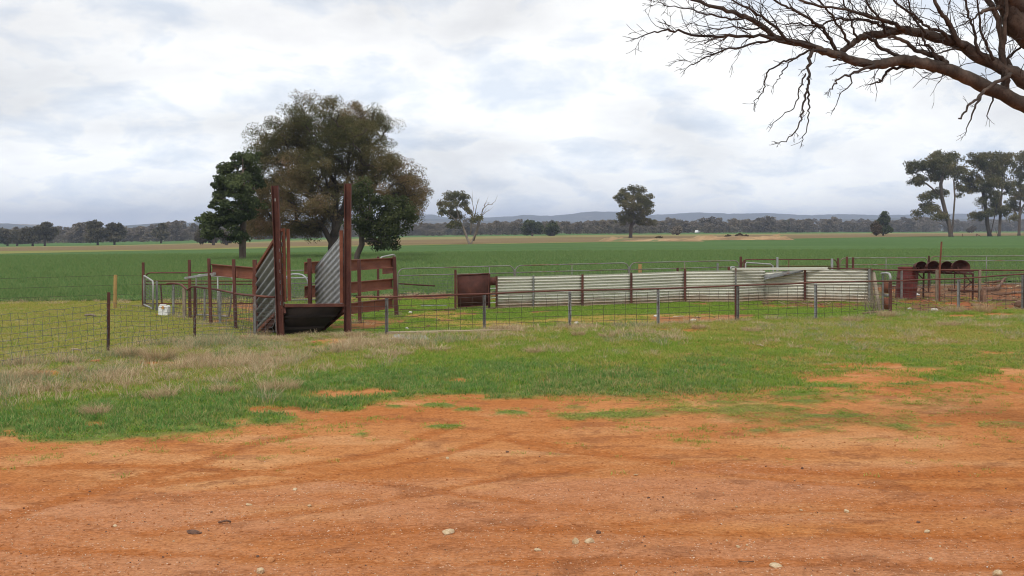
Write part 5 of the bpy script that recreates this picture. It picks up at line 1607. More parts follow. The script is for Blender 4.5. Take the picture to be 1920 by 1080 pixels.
# stump, logs
sb = G(1844, 567.5)
mb = MB()
rows = []
for z, a_ in ((-0.05, 1.25), (0.08, 1.0), (0.22, 0.9), (0.33, 0.95), (0.40, 0.55), (0.37, 0.02)):
    rows.append([sb + Vector((math.cos(t) * 0.085 * a_ * (1 + 0.25 * math.sin(3 * t)), math.sin(t) * 0.085 * a_, z * (1 + 0.12 * math.sin(2 * t + 1)))) for t in np.linspace(0, 2 * math.pi, 15)])
mb.grid(rows)
mb.solo('tree_stump', M['deadwood'], 'small dark stump behind the dry grass clump at the right fence', 'stump', smooth=True)
def log_thing(pts, r, label, name='log', mat='deadwood', cat='log'):
    q = []
    for i, (px, py, dz) in enumerate(pts):
        g = G(px, py)
        q.append(g + UP * (r * 0.8 + dz))
    qq = []
    for i in range(len(q) - 1):
        for t in (0, 0.34, 0.67):
            qq.append(q[i].lerp(q[i + 1], t) + Vector(RS.normal(size=3)) * r * 0.22)
    qq.append(q[-1])
    rr = np.linspace(r * 1.1, r * 0.55, len(qq)) * (0.85 + 0.3 * RS.rand(len(qq)))
    return MB().tube(qq, rr, 8).solo(name, M[mat], label, cat, smooth=True)
log_thing([(1869, 545, 0), (1820, 549, 0), (1778, 547.5, 0.02)], 0.085, 'long brown log lying under the dished discs')
log_thing([(1868, 546, 0.05), (1876, 539, 0.1), (1885, 533, 0.2)], 0.06, 'forked bough sticking up from the right end of the long log', 'dead_bough', cat='bough')
log_thing([(1885, 533.5, 0.12), (1862, 534.5, 0.06), (1846, 532, 0.02)], 0.05, 'bleached bough lying level behind the forked one', 'dead_bough', cat='bough')
log_thing([(1917, 549, 0), (1888, 553, 0), (1858, 552, 0)], 0.04, 'thin straight log right of the stump', 'log')
log_thing([(1716, 553, 0.02), (1727, 546.5, 0.1), (1738, 550, 0.02)], 0.045, 'curved brown bough arching beside the drum', 'dead_bough', cat='bough')
log_thing([(1823, 574, 0), (1841, 573.2, 0)], 0.045, 'short split log on bare red soil by the right fence', 'log')
log_thing([(1907, 577.5, 0), (1920, 576, 0)], 0.1, 'thick orange brown log end beside the last fence post', 'log')
log_thing([(1850, 565, 0), (1868, 563.5, 0), (1880, 564, 0)], 0.035, 'dark fallen bough just right of the stump', 'dead_bough', cat='bough')
log_thing([(1872, 565, 0), (1900, 564, 0), (1918, 565, 0)], 0.03, 'grey stick pile bough near the right photo edge', 'dead_bough', cat='bough')
log_thing([(1617, 590, 0), (1638, 587.5, 0), (1652, 586.5, 0)], 0.03, 'dark stick lying in front of the narrow rusty gate', 'stick', cat='stick')
# earth bank under the right fence
def mound(name, label, px0, px1, yb, hpx, depth, mat, seed, cat='mound', n=60, kind=None, cut=0.3):
    rs = np.random.RandomState(seed)
    a_, b_ = G(px0, yb), G(px1, yb)
    us = np.linspace(0, 1, n)
    vs = np.linspace(-1, 1, 13)
    c_ = (a_ + b_) / 2
    U, V = np.meshgrid(us, vs)
    X = a_.x + (b_.x - a_.x) * U
    Y = a_.y + (b_.y - a_.y) * U + depth * (V + 1) / 2
    prof = np.interp(us, np.linspace(0, 1, 14), np.concatenate([[0], cut + (1 - cut) * rs.rand(12), [0]]))
    Z = terr(X, Y) - 0.05 + hpx * a_.y / F_PX * prof[None] * np.cos(V * math.pi / 2) * (0.7 + 0.6 * fbm(X * 8 / (b_.x - a_.x + 1e-6) * 3 + seed, Y * 0.7, 3))
    ii = np.arange(X.size).reshape(X.shape)
    faces = np.stack([ii[:-1, :-1], ii[:-1, 1:], ii[1:, 1:], ii[1:, :-1]], -1).reshape(-1, 4)
    me = np_mesh(name, np.stack([X - c_.x, Y - c_.y, Z - c_.z], -1).reshape(-1, 3), faces, True)
    o = link(name, me, M[mat])
    o.location = c_
    return tag(o, label, cat, None, kind)
M['mound'] = surf('mound_earth', [(0.32, (0.15, 0.12, 0.055)), (0.45, (0.26, 0.16, 0.075)), (0.62, (0.42, 0.27, 0.135))], 0.09, 0.95, 0, 0.3, 2, 0.4, stain=((0.13, 0.15, 0.05), 0.54, 0.62, 0.16, None))
M['red_mound'] = surf('red_mound_earth', [(0.35, (0.22, 0.07, 0.03)), (0.65, (0.36, 0.12, 0.05))], 3, 0.95, 0, 0.5, 30, 0.4)
mound('earth_mound', 'low red earth heap under the mesh by the right fence post', 1843, 1880, 583, 13, 0.6, 'red_mound', 3)
mound('earth_mound', 'small red earth heap at the foot of the pale right fence post', 1796, 1826, 590, 6, 0.4, 'red_mound', 4)
mound('earth_mound', 'long pale orange earth mound under the lone gum', 1128, 1330, 453.2, 8, 16, 'mound', 8, cut=0.45)
mound('earth_mound', 'bare sandy orange mound right of the lone gum', 1300, 1500, 450.5, 12, 18, 'mound', 9, cut=0.45)
for i, (px, yb, w, h, lab) in enumerate(((1386, 446, 8, 5, 'larger brown bush on the sandy mound'), (1366, 446.5, 6, 3, 'low brown bush on the left of the sandy mound'), (1398, 446, 4, 3, 'smallest brown bush right of the larger one on the mound'),
                                         (1458, 447, 6, 4, 'brown bush at the right end of the sandy mound'), (1155, 451, 7, 3, 'low brown scrub at the left end of the long mound'), (1235, 450, 7, 4, 'brown scrub on the long mound right of the gum trunk'))):
    make_tree('shrub', lab, [(px, yb - h * 0.6, w, h * 0.8), (px + w * 0.3, yb - h, w * 0.5, h * 0.5)], [[(px, yb), (px, yb - h)]], (px, yb), M['leaf_bush'], M['trunk_dark'], 0.1, leaf=0.35, aspect=0.5, per=50, nc=26, cr=0.5, seed=60 + i, cat='shrub')
# far strainer post and its stay, small picket
b = G(1831, 443.6)
sp_ = thing('strainer_post', 'dark timber strainer post with a slanting stay in the far crop at right', 'post', b)
k = b.y / F_PX
MB().beam(b - UP * 0.2, b + UP * 5.6 * k, 1.9 * k * 0.9, up=(0, 1, 0)).build('post', M['deadwood'], sp_)
MB().beam(b + UP * 4.6 * k, b + Vector((9.0 * k, 0, 0)), 1.1 * k, up=(0, 1, 0)).build('stay', M['deadwood'], sp_)
b = G(1804.5, 443.8)
MB().beam(b - UP * 0.2, b + UP * 5.4 * k, 1.3 * k, up=(0, 1, 0)).solo('field_post', M['deadwood'], 'single dark post in the far crop left of the strainer post', 'post')
# car far off by the woodland
cb = G(1307, 437.2)
k = cb.y / F_PX
car = thing('parked_car', 'tiny white vehicle parked far off before the woodland', 'car', cb)
mb = MB()
def car_box(x0, x1, z0, z1, t0, t1, y0=-0.85, y1=0.85):
    lo = [(x0, y0, z0), (x1, y0, z0), (x1, y1, z0), (x0, y1, z0)]
    hi = [(x0 + t0, y0 + .08, z1), (x1 - t1, y0 + .08, z1), (x1 - t1, y1 - .08, z1), (x0 + t0, y1 - .08, z1)]
    b_ = len(mb.v)
    mb.v.extend(cb + Vector(p) for p in lo + hi)
    for f in ((0, 3, 2, 1), (4, 5, 6, 7), (0, 1, 5, 4), (1, 2, 6, 5), (2, 3, 7, 6), (3, 0, 4, 7)):
        mb.f.append(tuple(b_ + i for i in f))
car_box(-2.3, 2.3, 0.35, 0.98, 0.1, 0.15)
car_box(-1.7, 1.1, 0.98, 1.62, 0.35, 0.6)
mb.build('body', M['car_white'], car, bevel=0.06)
for x0, x1 in ((-1.25, -0.25), (-0.15, 0.45)):
    MB().beam(cb + Vector((x0, -0.83, 1.28)), cb + Vector((x1, -0.83, 1.28)), 0.03, 0.34).build('window', M['glass_dark'], car)
for x in (-1.4, 1.4):
    for y in (-0.78, 0.78):
        MB().tube([cb + Vector((x, y - 0.1, 0.34)), cb + Vector((x, y + 0.1, 0.34))], 0.34, 14).build('wheel', M['tyre'], car)

car.rotation_euler = (0, 0, 1.15)
# ------------------------------------------------------------------ loose things in the yards
pb0, pb1 = G(722, 629.5), G(976, 623)
MB().beam(pb0 + UP * 0.05, pb1 + UP * 0.04, 0.16, 0.055).solo('timber_plank', M['plank'], 'long split plank lying along the foot of the front pipe fence', 'plank', bevel=0.006)
s0 = G(768, 640)
mb = MB()
q = [G(733, 640), G(805, 641), G(797, 632.5), G(740, 631)]
mb.quad(*[p + UP * 0.05 for p in q])
for i in range(4):
    j = (i + 1) % 4
    mb.quad(q[i] - UP * 0.04, q[j] - UP * 0.04, q[j] + UP * 0.05, q[i] + UP * 0.05)
mb.solo('concrete_slab', M['slab'], 'grey slab half hidden in grass below the long plank', 'slab', bevel=0.01)
MB().tube([G(749, 583) + UP * 0.03, G(800, 583.4) + UP * 0.03, G(854, 583) + UP * 0.03], 0.016, 6).solo('steel_rod', M['rust_dark'], 'long thin rusty rod on bare soil left of the dark sheet gate', 'rod')
MB().tube([G(789, 575.6) + UP * 0.03, G(838, 575) + UP * 0.03], 0.022, 6).solo('steel_rod', M['galv_old'], 'short grey rod on the grass behind the rusty rod', 'rod')
BRK = [(178.5, 682, 16, 'orange brick in dry grass left of the leftmost rusty picket'), (455, 635, 13, 'orange brick beside the foot of the left wing fence'), (587, 646, 13, 'orange brick lying tilted in grass before the loading ramp'), (294.5, 592, 6, 'tiny orange brick bit left of the jerry can')]
for i, (px, py, wpx, lab) in enumerate(BRK):
    g = G(px, py)
    w = wpx * g.y / F_PX
    a_ = RS.uniform(-0.5, 0.5)
    dx = Vector((math.cos(a_), math.sin(a_), 0.12 if i == 2 else 0.03)) * w / 2
    MB().beam(g - dx + UP * w * 0.22, g + dx + UP * w * 0.26, w * 0.55, w * 0.42).solo('brick', M['brick'], lab, 'brick', 'loose orange bricks in the grass', bevel=0.008)
# white boards and litter
for px0, y0, px1, y1, r, m_, lab in ((135, 659, 153, 661.5, 0.018, 'plank', 'pale broken stick in the left paddock before the mesh fence'), (1714, 557.5, 1724, 557, 0.04, 'white_plastic', 'small white plastic scrap at the foot of the red drum'),
                                     (330, 649, 372, 641, 0.022, 'plank', 'thin weathered batten lying at the foot of the second picket'), (1362, 641, 1416, 639, 0.012, 'deadwood', 'thin dark stick on the green grass below the front fence'),
                                     (1420, 650, 1432, 652.5, 0.014, 'plank', 'pale wood chip on the green grass below the thin stick'), (1416, 633, 1423, 635, 0.016, 'plank', 'tiny orange wood chip above the thin stick'), (160, 595, 180, 596, 0.03, 'timber', 'grey stick flat in the left paddock near the crop')):
    MB().tube([G(px0, y0) + UP * (r + 0.02), (G(px0, y0) + G(px1, y1)) / 2 + UP * (r * 1.7 + 0.02), G(px1, y1) + UP * (r + 0.02)], [r, r, r * 0.6], 6).solo('wood_scrap' if m_ != 'white_plastic' else 'plastic_scrap', M[m_], lab, 'scrap')

# ------------------------------------------------------------------ dead gum overhanging from the right
DT = P(2085, 600, 9.6)
DT.z = 0
dt = thing('dead_tree', 'bare dead gum tree reaching its branches in from the upper right', 'tree', DT)
TD = {}
def dline(pts, Y0, Y1):
    n = len(pts)
    return [P(x, y, Y0 + (Y1 - Y0) * i / (n - 1)) for i, (x, y) in enumerate(pts)]
def smooth_line(q, sub=4, jit=0.012, rs=RS):
    out = []
    for i in range(len(q) - 1):
        a, b = q[max(i - 1, 0)], q[i]
        c, e = q[i + 1], q[min(i + 2, len(q) - 1)]
        for t in np.linspace(0, 1, sub, endpoint=False):
            v = 0.5 * ((2 * b) + (c - a) * t + (2 * a - 5 * b + 4 * c - e) * t * t + (3 * b - a - 3 * c + e) * t ** 3)
            out.append(v + Vector(rs.normal(size=3)) * jit)
    out.append(q[-1])
    return out
trunk_top = P(1990, -120, 9.7)
tl_ = [DT - UP * 0.2, P(2082, 480, 9.6), P(2060, 330, 9.6), P(2040, 240, 9.6), P(2010, 60, 9.6), P(1975, -100, 9.6), P(1935, -300, 9.6), P(1950, -520, 9.7)]
pts = smooth_line(tl_, 4, 0.015)
MB().tube(pts, np.linspace(0.27, 0.10, len(pts)), 14).build('trunk', M['bark'], dt, True)
k9 = 9.6 / F_PX
# (photo-traced points, start depth, end depth, start radius px, end radius px, twig density)
BRANCH = [
 ([(2045, 262), (1985, 200), (1920, 150), (1893, 133), (1835, 106), (1797, 83), (1758, 71), (1720, 60), (1692, 58), (1655, 63), (1623, 67), (1604, 77), (1577, 97)], 9.6, 9.2, 19, 6, 0.8),
 ([(2050, 300), (1985, 235), (1920, 197), (1866, 170), (1812, 146), (1781, 131), (1750, 123), (1720, 117), (1692, 112), (1660, 118), (1635, 121), (1596, 112), (1565, 102), (1535, 92), (1488, 79), (1454, 71), (1430, 50), (1404, 35), (1373, 23), (1334, 13), (1290, -2), (1262, -14)], 9.6, 8.5, 20, 2.2, 1.0),
 ([(1975, -90), (1925, 10), (1893, -5), (1880, -60)], 9.6, 9.3, 30, 18, 0.3),
 ([(1985, 90), (1940, 78), (1905, 45), (1890, 10), (1870, -40)], 9.6, 9.4, 32, 22, 0.3),
 ([(1454, 71), (1411, 67), (1353, 69), (1307, 67), (1265, 56), (1240, 58), (1215, 64), (1195, 72)], 8.55, 8.1, 4.2, 0.9, 1.5),
 ([(1527, 88), (1490, 78), (1450, 77), (1392, 87), (1350, 98), (1326, 108), (1305, 118), (1288, 127)], 8.7, 8.9, 3.6, 0.9, 1.4),
 ([(1523, 92), (1518, 110), (1517, 127), (1516, 148), (1515, 166), (1507, 193), (1503, 215), (1500, 231), (1484, 254), (1461, 268)], 8.7, 8.4, 4.2, 0.9, 1.5),
 ([(1515, 166), (1518, 190), (1517, 206), (1514, 235), (1506, 262)], 8.6, 8.6, 2.4, 0.8, 1.3),
 ([(1512, 140), (1498, 165), (1494, 192), (1475, 212), (1446, 235)], 8.6, 8.3, 2.0, 0.7, 1.2),
 ([(1550, 97), (1515, 98), (1488, 108), (1465, 119), (1438, 137), (1434, 162), (1424, 180), (1415, 193)], 8.8, 8.6, 3.2, 0.8, 1.3),
 ([(1490, 108), (1470, 130), (1462, 145), (1450, 162)], 8.7, 8.6, 1.8, 0.7, 1.0),
 ([(1725, 121), (1690, 126), (1662, 135), (1654, 150), (1643, 156), (1632, 158)], 9.3, 9.1, 4.4, 1.4, 1.0),
 ([(1640, 122), (1612, 131), (1596, 139), (1573, 147), (1565, 160), (1556, 170)], 9.0, 8.8, 3.4, 1.2, 1.2),
 ([(1596, 139), (1594, 160), (1575, 178), (1566, 200)], 8.95, 8.8, 1.8, 0.7, 1.1),
 ([(1570, 103), (1575, 112), (1562, 114)], 8.9, 8.9, 3.2, 1.6, 0.3),
 ([(1897, 138), (1885, 146), (1850, 166), (1836, 183), (1818, 196), (1808, 212), (1797, 222)], 9.4, 9.0, 5.6, 1.7, 0.5),
 ([(1838, 182), (1826, 202), (1818, 222), (1812, 247)], 9.15, 9.0, 3.2, 0.9, 0.5),
 ([(1863, 172), (1860, 190), (1853, 206), (1852, 220)], 9.45, 9.4, 2.6, 1.2, 0.2),
 ([(1888, 178), (1886, 150), (1881, 120), (1877, 77), (1872, 40), (1852, 0), (1835, -45)], 9.5, 9.4, 10, 5, 0.8),
 ([(1879, 95), (1884, 55), (1887, 15), (1886, -30)], 9.45, 9.3, 6, 3, 0.6),
 ([(1898, 138), (1893, 120), (1888, 108)], 9.5, 9.5, 5, 4, 0.2),
 ([(1887, 118), (1900, 100), (1920, 82), (1950, 70)], 9.5, 9.8, 3.4, 2, 0.5),
 ([(1885, 60), (1898, 68), (1920, 74), (1955, 82)], 9.5, 9.9, 3.4, 2.4, 0.6),
 ([(1812, 90), (1795, 75), (1781, 46), (1768, 28), (1758, 13), (1740, -30)], 9.4, 9.2, 7.5, 3.5, 1.4),
 ([(1700, 58), (1672, 42), (1642, 35), (1610, 26), (1585, 19), (1527, 8), (1470, -8)], 9.3, 8.6, 5.2, 2, 1.6),
 ([(1690, 60), (1650, 47), (1623, 37), (1590, 36), (1565, 37), (1540, 47), (1527, 50), (1500, 44), (1473, 46)], 9.3, 8.9, 4.2, 1.2, 1.5),
 ([(1572, 98), (1560, 80), (1546, 58), (1532, 44), (1515, 35), (1490, 20), (1465, 8), (1430, -12)], 9.0, 8.5, 5, 1.6, 1.6),
 ([(1480, 77), (1450, 48), (1420, 25), (1395, 12), (1360, -8)], 8.6, 8.3, 3.6, 1.4, 1.6),
 ([(1846, 108), (1830, 85), (1828, 60), (1820, 38), (1812, 5), (1800, -40)], 9.4, 9.3, 4.2, 1.8, 1.2),
 ([(1862, 112), (1848, 80), (1838, 50), (1832, 0), (1826, -30)], 9.4, 9.2, 3.6, 1.6, 1.2),
 ([(1780, 75), (1765, 60), (1740, 50), (1715, 30), (1690, 12), (1660, -20)], 9.3, 9.0, 4.6, 1.8, 1.4),
 ([(1740, 66), (1722, 48), (1706, 20), (1700, -20)], 9.3, 9.1, 3.6, 1.6, 1.3),
 ([(1660, 62), (1652, 40), (1630, 12), (1615, -25)], 9.2, 8.9, 3.6, 1.6, 1.3),
 ([(1590, 86), (1580, 60), (1560, 30), (1535, 0), (1520, -25)], 9.0, 8.8, 3.4, 1.4, 1.4),
 ([(1612, 74), (1600, 55), (1590, 20), (1575, -20)], 9.1, 9.0, 3.2, 1.4, 1.3),
 ([(1404, 35), (1370, 38), (1335, 28), (1300, 20), (1262, 12), (1235, 4)], 8.5, 8.2, 2.4, 0.8, 1.4),
 ([(1430, 50), (1405, 55), (1370, 50), (1340, 55), (1310, 48)], 8.5, 8.3, 2.2, 0.8, 1.3),
 ([(1700, 110), (1660, 95), (1640, 78), (1625, 67)], 9.2, 9.1, 4.6, 3.4, 0.8),
 ([(1775, 118), (1758, 108), (1745, 102), (1722, 96), (1700, 82), (1680, 72), (1665, 70)], 9.35, 9.2, 7, 3.2, 0.9),
 ([(1760, 118), (1752, 105), (1744, 88), (1730, 75), (1726, 58)], 9.3, 9.2, 4.6, 2.0, 0.6),
 ([(1800, 92), (1775, 95), (1755, 100)], 9.4, 9.2, 3, 1.4, 0.6),
 ([(1905, 22), (1880, 14), (1855, 18), (1836, 25)], 9.5, 9.3, 7, 3.5, 0.8),
 ([(1836, 25), (1815, 40), (1790, 52)], 9.3, 9.1, 2.6, 1.0, 0.8),
]
twigs = MB()
drs = np.random.RandomState(77)
LEFT = Vector((-1, 0, 0))
def twig(p, d, L, r, lev):
    n = max(3, int(L / 0.055))
    pts = [p]
    q = p.copy()
    dd = d.normalized()
    for i in range(n):
        dd = (dd + Vector(drs.normal(size=3)) * 0.24 + LEFT * 0.05).normalized()
        q = q + dd * L / n
        pts.append(q.copy())
    rr = np.linspace(r, max(0.0016, r * 0.4), len(pts))
    twigs.tube(pts, rr, 4 if r > 0.004 else 3, cap=False)
    if lev < 2:
        for _ in range(drs.randint(1, 4) if lev == 0 else drs.randint(0, 3)):
            i = drs.randint(1, len(pts) - 1)
            t = (pts[i + 1] - pts[i - 1]).normalized() if i + 1 < len(pts) else dd
            side = t.cross(Vector(drs.normal(size=3))).normalized()
            twig(pts[i], t * 0.75 + side * 0.75, L * drs.uniform(0.3, 0.65), max(0.0018, rr[i] * 0.7), lev + 1)
for bi, (px, Y0, Y1, r0, r1, dens) in enumerate(BRANCH):
    q = smooth_line(dline(px, Y0, Y1), 4, 0.006, drs)
    n = len(q)
    rr = np.array([k9 * (r0 + (r1 - r0) * (i / (n - 1)) ** 0.8) for i in range(n)]) * 0.80
    rr *= 1 + 0.035 * drs.normal(size=n)
    rr = np.maximum(rr, 0.0024)
    MB().tube(q, rr, 9 if r0 > 6 else 6).build('branch' if r0 > 5 else 'bough', M['bark'] if r0 > 5 else M['twig'], dt, True)
    L = sum((q[i + 1] - q[i]).length for i in range(n - 1))
    for _ in range(int(L * (4.0 if bi in (6, 7, 8, 9, 10, 11, 12, 13, 15, 16, 17) else 11.5) * dens)):
        i = int(n * (0.12 + 0.86 * drs.rand()))
        i = min(max(i, 1), n - 2)
        t = (q[i + 1] - q[i - 1]).normalized()
        side = t.cross(Vector(drs.normal(size=3))).normalized()
        hang = Vector((0, 0, -0.15)) if (bi in (6, 7, 8, 9, 10, 11, 12, 13)) else Vector((0, 0, 0.18))
        twig(q[i], t * 0.8 + side * 0.8 + LEFT * 0.25 + hang, drs.uniform(0.12, 0.5) * (0.45 if (6 <= bi <= 13 or 15 <= bi <= 17) else 0.9) * (1 - 0.55 * (i / n) * (r1 < 1.7)), min(0.0046, max(0.0019, rr[i] * 0.4)), 0)
    if r1 < 1.6:
        for _ in range(3):
            t = (q[-1] - q[-3]).normalized()
            twig(q[-1], t + Vector(drs.normal(size=3)) * 0.35, drs.uniform(0.05, 0.13) if 6 <= bi <= 13 else drs.uniform(0.05, 0.12), 0.0022, 1)
tag(twigs.build('twigs', M['twig'], dt, False), kind='stuff')

# ------------------------------------------------------------------ stones on the dirt
def ground_z(x, y):
    X, Y = np.array([x], float), np.array([y], float)
    return float((terr(X, Y) + micro(X, Y, masks(X, Y)))[0])
def rock_mesh(rs, w, h, rough=0.3, n=2):
    import bmesh
    bm = bmesh.new()
    bmesh.ops.create_icosphere(bm, subdivisions=n, radius=1.0)
    ph = rs.rand(6) * 6
    cuts = [(Vector(rs.normal(size=3)).normalized(), rs.uniform(0.62, 0.9)) for _ in range(9)]
    for v in bm.verts:
        p = v.co.copy()
        s = 1 + rough * 0.5 * (math.sin(2.3 * p.x + ph[0]) * math.sin(2.9 * p.y + ph[1]) + math.sin(3.1 * p.z + ph[2]) * 0.6)
        p *= s
        for nrm, d in cuts:
            e = p.dot(nrm) - d
            if e > 0:
                p -= nrm * e * 0.85
        p += Vector(rs.normal(size=3)) * rough * 0.07
        v.co = Vector((p.x * w / 2, p.y * w / 2 * 0.8, p.z * h / 2))
    me = bpy.data.meshes.new('rock')
    bm.to_mesh(me)
    bm.free()
    return me
ROCKS = [(841, 1000, 29, 0.42, 'stone', 'flat pale cream rock on the dirt, left of the bottom centre'), (1079, 1019, 20, 0.6, 'stone', 'left rock of the touching cream pair on the dirt'), (1104, 1018, 20, 0.6, 'stone', 'right rock of the touching cream pair on the dirt'),
         (507, 1052, 22, 0.55, 'stone_red', 'orange rock above the pale one at the bottom left'), (488, 1075, 22, 0.6, 'stone', 'rounded cream rock at the bottom edge below the orange one'), (1454, 1060, 26, 0.35, 'stone', 'flat cream rock low on the right half of the dirt'),
         (1008, 1035, 14, 0.5, 'stone', 'small cream rock left of the touching pair, on gravel'), (1122, 1000, 16, 0.7, 'clod', 'dark brown stone just above the touching cream pair'), (1587, 957, 14, 0.5, 'stone', 'pale stone on dirt right of centre, alone by faint tyre marks'),
         (1722, 978, 13, 0.5, 'clod', 'dark stone at the right of the dirt'), (1738, 996, 13, 0.5, 'stone', 'pale stone just below the dark stone at right'), (1870, 1077, 20, 0.6, 'stone', 'cream rock at the bottom right corner'),
         (1745, 1047, 10, 0.7, 'stone', 'small pale stone above the bottom right corner rock'), (553, 918, 11, 0.4, 'stone', 'small flat white stone on the left middle dirt'), (467, 946, 14, 0.3, 'stone', 'thin flat pale chip below the small white stone'),
         (580, 950, 10, 0.5, 'stone', 'small pale stone right of the thin flat chip'), (839, 859, 10, 0.5, 'stone', 'small pale stone near the grass edge in the middle'), (215, 985, 10, 0.4, 'stone', 'small pale flake at the left of the dirt'),
         (168, 919, 8, 0.6, 'clod', 'small dark pebble in the left wheel track'), (951, 847, 10, 0.6, 'clod', 'dark pebble near the grass in the middle of the dirt'), (1504, 878, 9, 0.7, 'clod', 'dark pebble above the right wheel rut'),
         (1216, 934, 10, 0.5, 'clod', 'left of two dark crumbs on the middle dirt'), (1243, 934, 8, 0.5, 'clod', 'right of two dark crumbs on the middle dirt'), (1384, 1025, 10, 0.5, 'stone', 'small pale stone above the flat cream rock'),
         (1886, 916, 7, 0.6, 'clod', 'dark pebble near the right edge of the dirt'), (483, 1043, 12, 0.6, 'clod', 'dark stone left of and above the orange rock'), (738, 1004, 12, 0.5, 'stone_red', 'small tan stone left of the flat cream rock'), (1825, 1014, 12, 0.5, 'stone_red', 'orange stone low at the right of the dirt'),
         (1502, 955, 8, 0.4, 'stone', 'tiny pale stone left of the lone pale stone'), (1192, 891, 10, 0.3, 'stone', 'flat pale chip in the middle of the dirt')]
for i, (px, py, w, asp, m_, lab) in enumerate(ROCKS):
    rs = np.random.RandomState(300 + i)
    g = G(px, py)
    s = w * g.y / F_PX * (0.7 if m_ == 'clod' else 1.0)
    o = link('rock', rock_mesh(rs, s, s * asp * 1.2, 0.35), M[m_])
    z = ground_z(g.x, g.y)
    o.location = (g.x, g.y, z + s * asp * 0.22)
    o.rotation_euler = (rs.uniform(-.2, .2), rs.uniform(-.2, .2), rs.uniform(0, 6))
    tag(o, lab, 'rock', 'stones lying on the red dirt')
YR = [(1300, 603, 13, 'white stone on the grass inside the mesh fence at centre right'), (1081, 608, 12, 'flat white stone behind the mesh at the yellow grass'), (770, 588, 9, 'white stone on bare soil right of the three rail fence'), (763, 617, 8, 'white stone behind the plank near its left end'),
      (1752, 585, 15, 'larger white rock at the foot of the right yard soil'), (802, 613, 10, 'dark lump behind the plank right of the white stone'), (1230, 594, 9, 'pale stone behind the fourth fence post'), (1205, 607, 5, 'small pale stone right of the yellow grass'), (1705, 581, 9, 'grey white stone left of the larger white rock')]
for i, (px, py, w, lab) in enumerate(YR):
    rs = np.random.RandomState(400 + i)
    g = G(px, py)
    s = w * g.y / F_PX
    o = link('rock', rock_mesh(rs, s, s * 0.6, 0.35), M['clod'] if 'dark' in lab else M['stone_white'])
    o.location = (g.x, g.y, ground_z(g.x, g.y) + s * 0.2)
    o.rotation_euler = (0, 0, rs.uniform(0, 6))
    tag(o, lab, 'rock', 'stones inside the yards')
# dark slab of bark or dung in the disturbed patch
g = G(362, 1000)
rs = np.random.RandomState(9)
o = link('earth_clod', rock_mesh(rs, 0.11, 0.03, 0.6, 3), M['clod'])
o.location = (g.x, g.y, ground_z(g.x, g.y) + 0.004)
tag(o, 'flat dark brown clod in a scuffed patch at the lower left of the dirt', 'clod')
def sticks(spec):
    for pts, r, m_, lab in spec:
        q = [G(x, y) for x, y in pts]
        q = [p + UP * (ground_z(p.x, p.y) + r + 0.004 + h) for p, h in zip(q, (0, 0.015, 0.0, 0.0))]
        MB().tube(q, r, 5).solo('stick', M[m_], lab, 'stick', smooth=True)
sticks([([(1385, 1050), (1395, 1056), (1413, 1051)], 0.004, 'deadwood', 'thin curved dark stick beside the flat cream rock'), ([(410, 981), (425, 982), (433, 981)], 0.008, 'deadwood', 'short brown stick right of the flat clod'),
        ([(1090, 714), (1102, 715), (1112, 714)], 0.006, 'deadwood', 'short dark stick on the green verge in the middle')])

# ------------------------------------------------------------------ gravel
rs = np.random.RandomState(55)
grit = []
for i in range(6):
    me = rock_mesh(rs, 1.0, 0.7, 0.35, 1)
    me.name = 'pebble'
    grit.append(bpy.data.objects.new('pebble', me))
    me.materials.append(M[('stone', 'stone_red', 'stone', 'stone_white', 'stone_red', 'clod')[i]])
n = 26000
Yc = 5.6 + 10.0 * rs.rand(n) ** 1.6
Xc = (rs.rand(n) - 0.5) * (Yc * 1.04 + 2)
m_ = masks(Xc, Yc)
gr = sstep(0.40, 0.72, (1 - np.clip((Yc - 5.5) / 6.0, 0, 1)) * 0.85 + (fbm(Xc * 0.45 + 11, Yc * 1.5 + 80, 4) - 0.42) * 1.0)
keep = (m_['grass'] < 0.2) & (rs.rand(n) < 0.13 + 0.9 * gr)
Xc, Yc = Xc[keep], Yc[keep]
m_ = {k_: v[keep] for k_, v in m_.items()}
Zc = terr(Xc, Yc) + micro(Xc, Yc, m_)
n = len(Xc)
s = 0.005 + 0.008 * rs.rand(n) ** 3 + 0.012 * (rs.rand(n) > 0.992)
pk = rs.choice(6, n, p=[0.15, 0.32, 0.10, 0.05, 0.24, 0.14])
stuff_points('gravel', np.stack([Xc, Yc, Zc + s * 0.15], 1), rs.rand(n, 3) * np.array([0.5, 0.5, 6.28]), np.stack([s, s, s], 1) * (0.7 + 0.6 * rs.rand(n, 3)), pk, grit, label='scattered small pale and orange gravel on the dirt')

# crumbs of the red soil itself
rs = np.random.RandomState(56)
crk = []
for i in range(5):
    me = rock_mesh(rs, 1.0, 0.55, 0.4, 1)
    me.name = 'soil_crumb'
    me.materials.append(M['crumb'] if i < 4 else M['clod'])
    crk.append(bpy.data.objects.new('soil_crumb', me))
n = 60000
Yc = 5.6 + 12.0 * rs.rand(n) ** 1.4
Xc = (rs.rand(n) - 0.5) * (Yc * 1.04 + 2)
m_ = masks(Xc, Yc)
cf_ = sstep(0.50, 0.66, fbm(Xc * 0.9 + 23, Yc * 2.2 + 5, 5, 0.6))
keep = (m_['grass'] < 0.5) & (rs.rand(n) < 0.10 + 0.5 * cf_ + 0.4 * m_['trk'])
Xc, Yc = Xc[keep], Yc[keep]
m_ = {k_: v[keep] for k_, v in m_.items()}
Zc = terr(Xc, Yc) + micro(Xc, Yc, m_)
n = len(Xc)
s = 0.006 + 0.022 * rs.rand(n) ** 4
pk = rs.choice(5, n, p=[0.25, 0.25, 0.25, 0.22, 0.03])
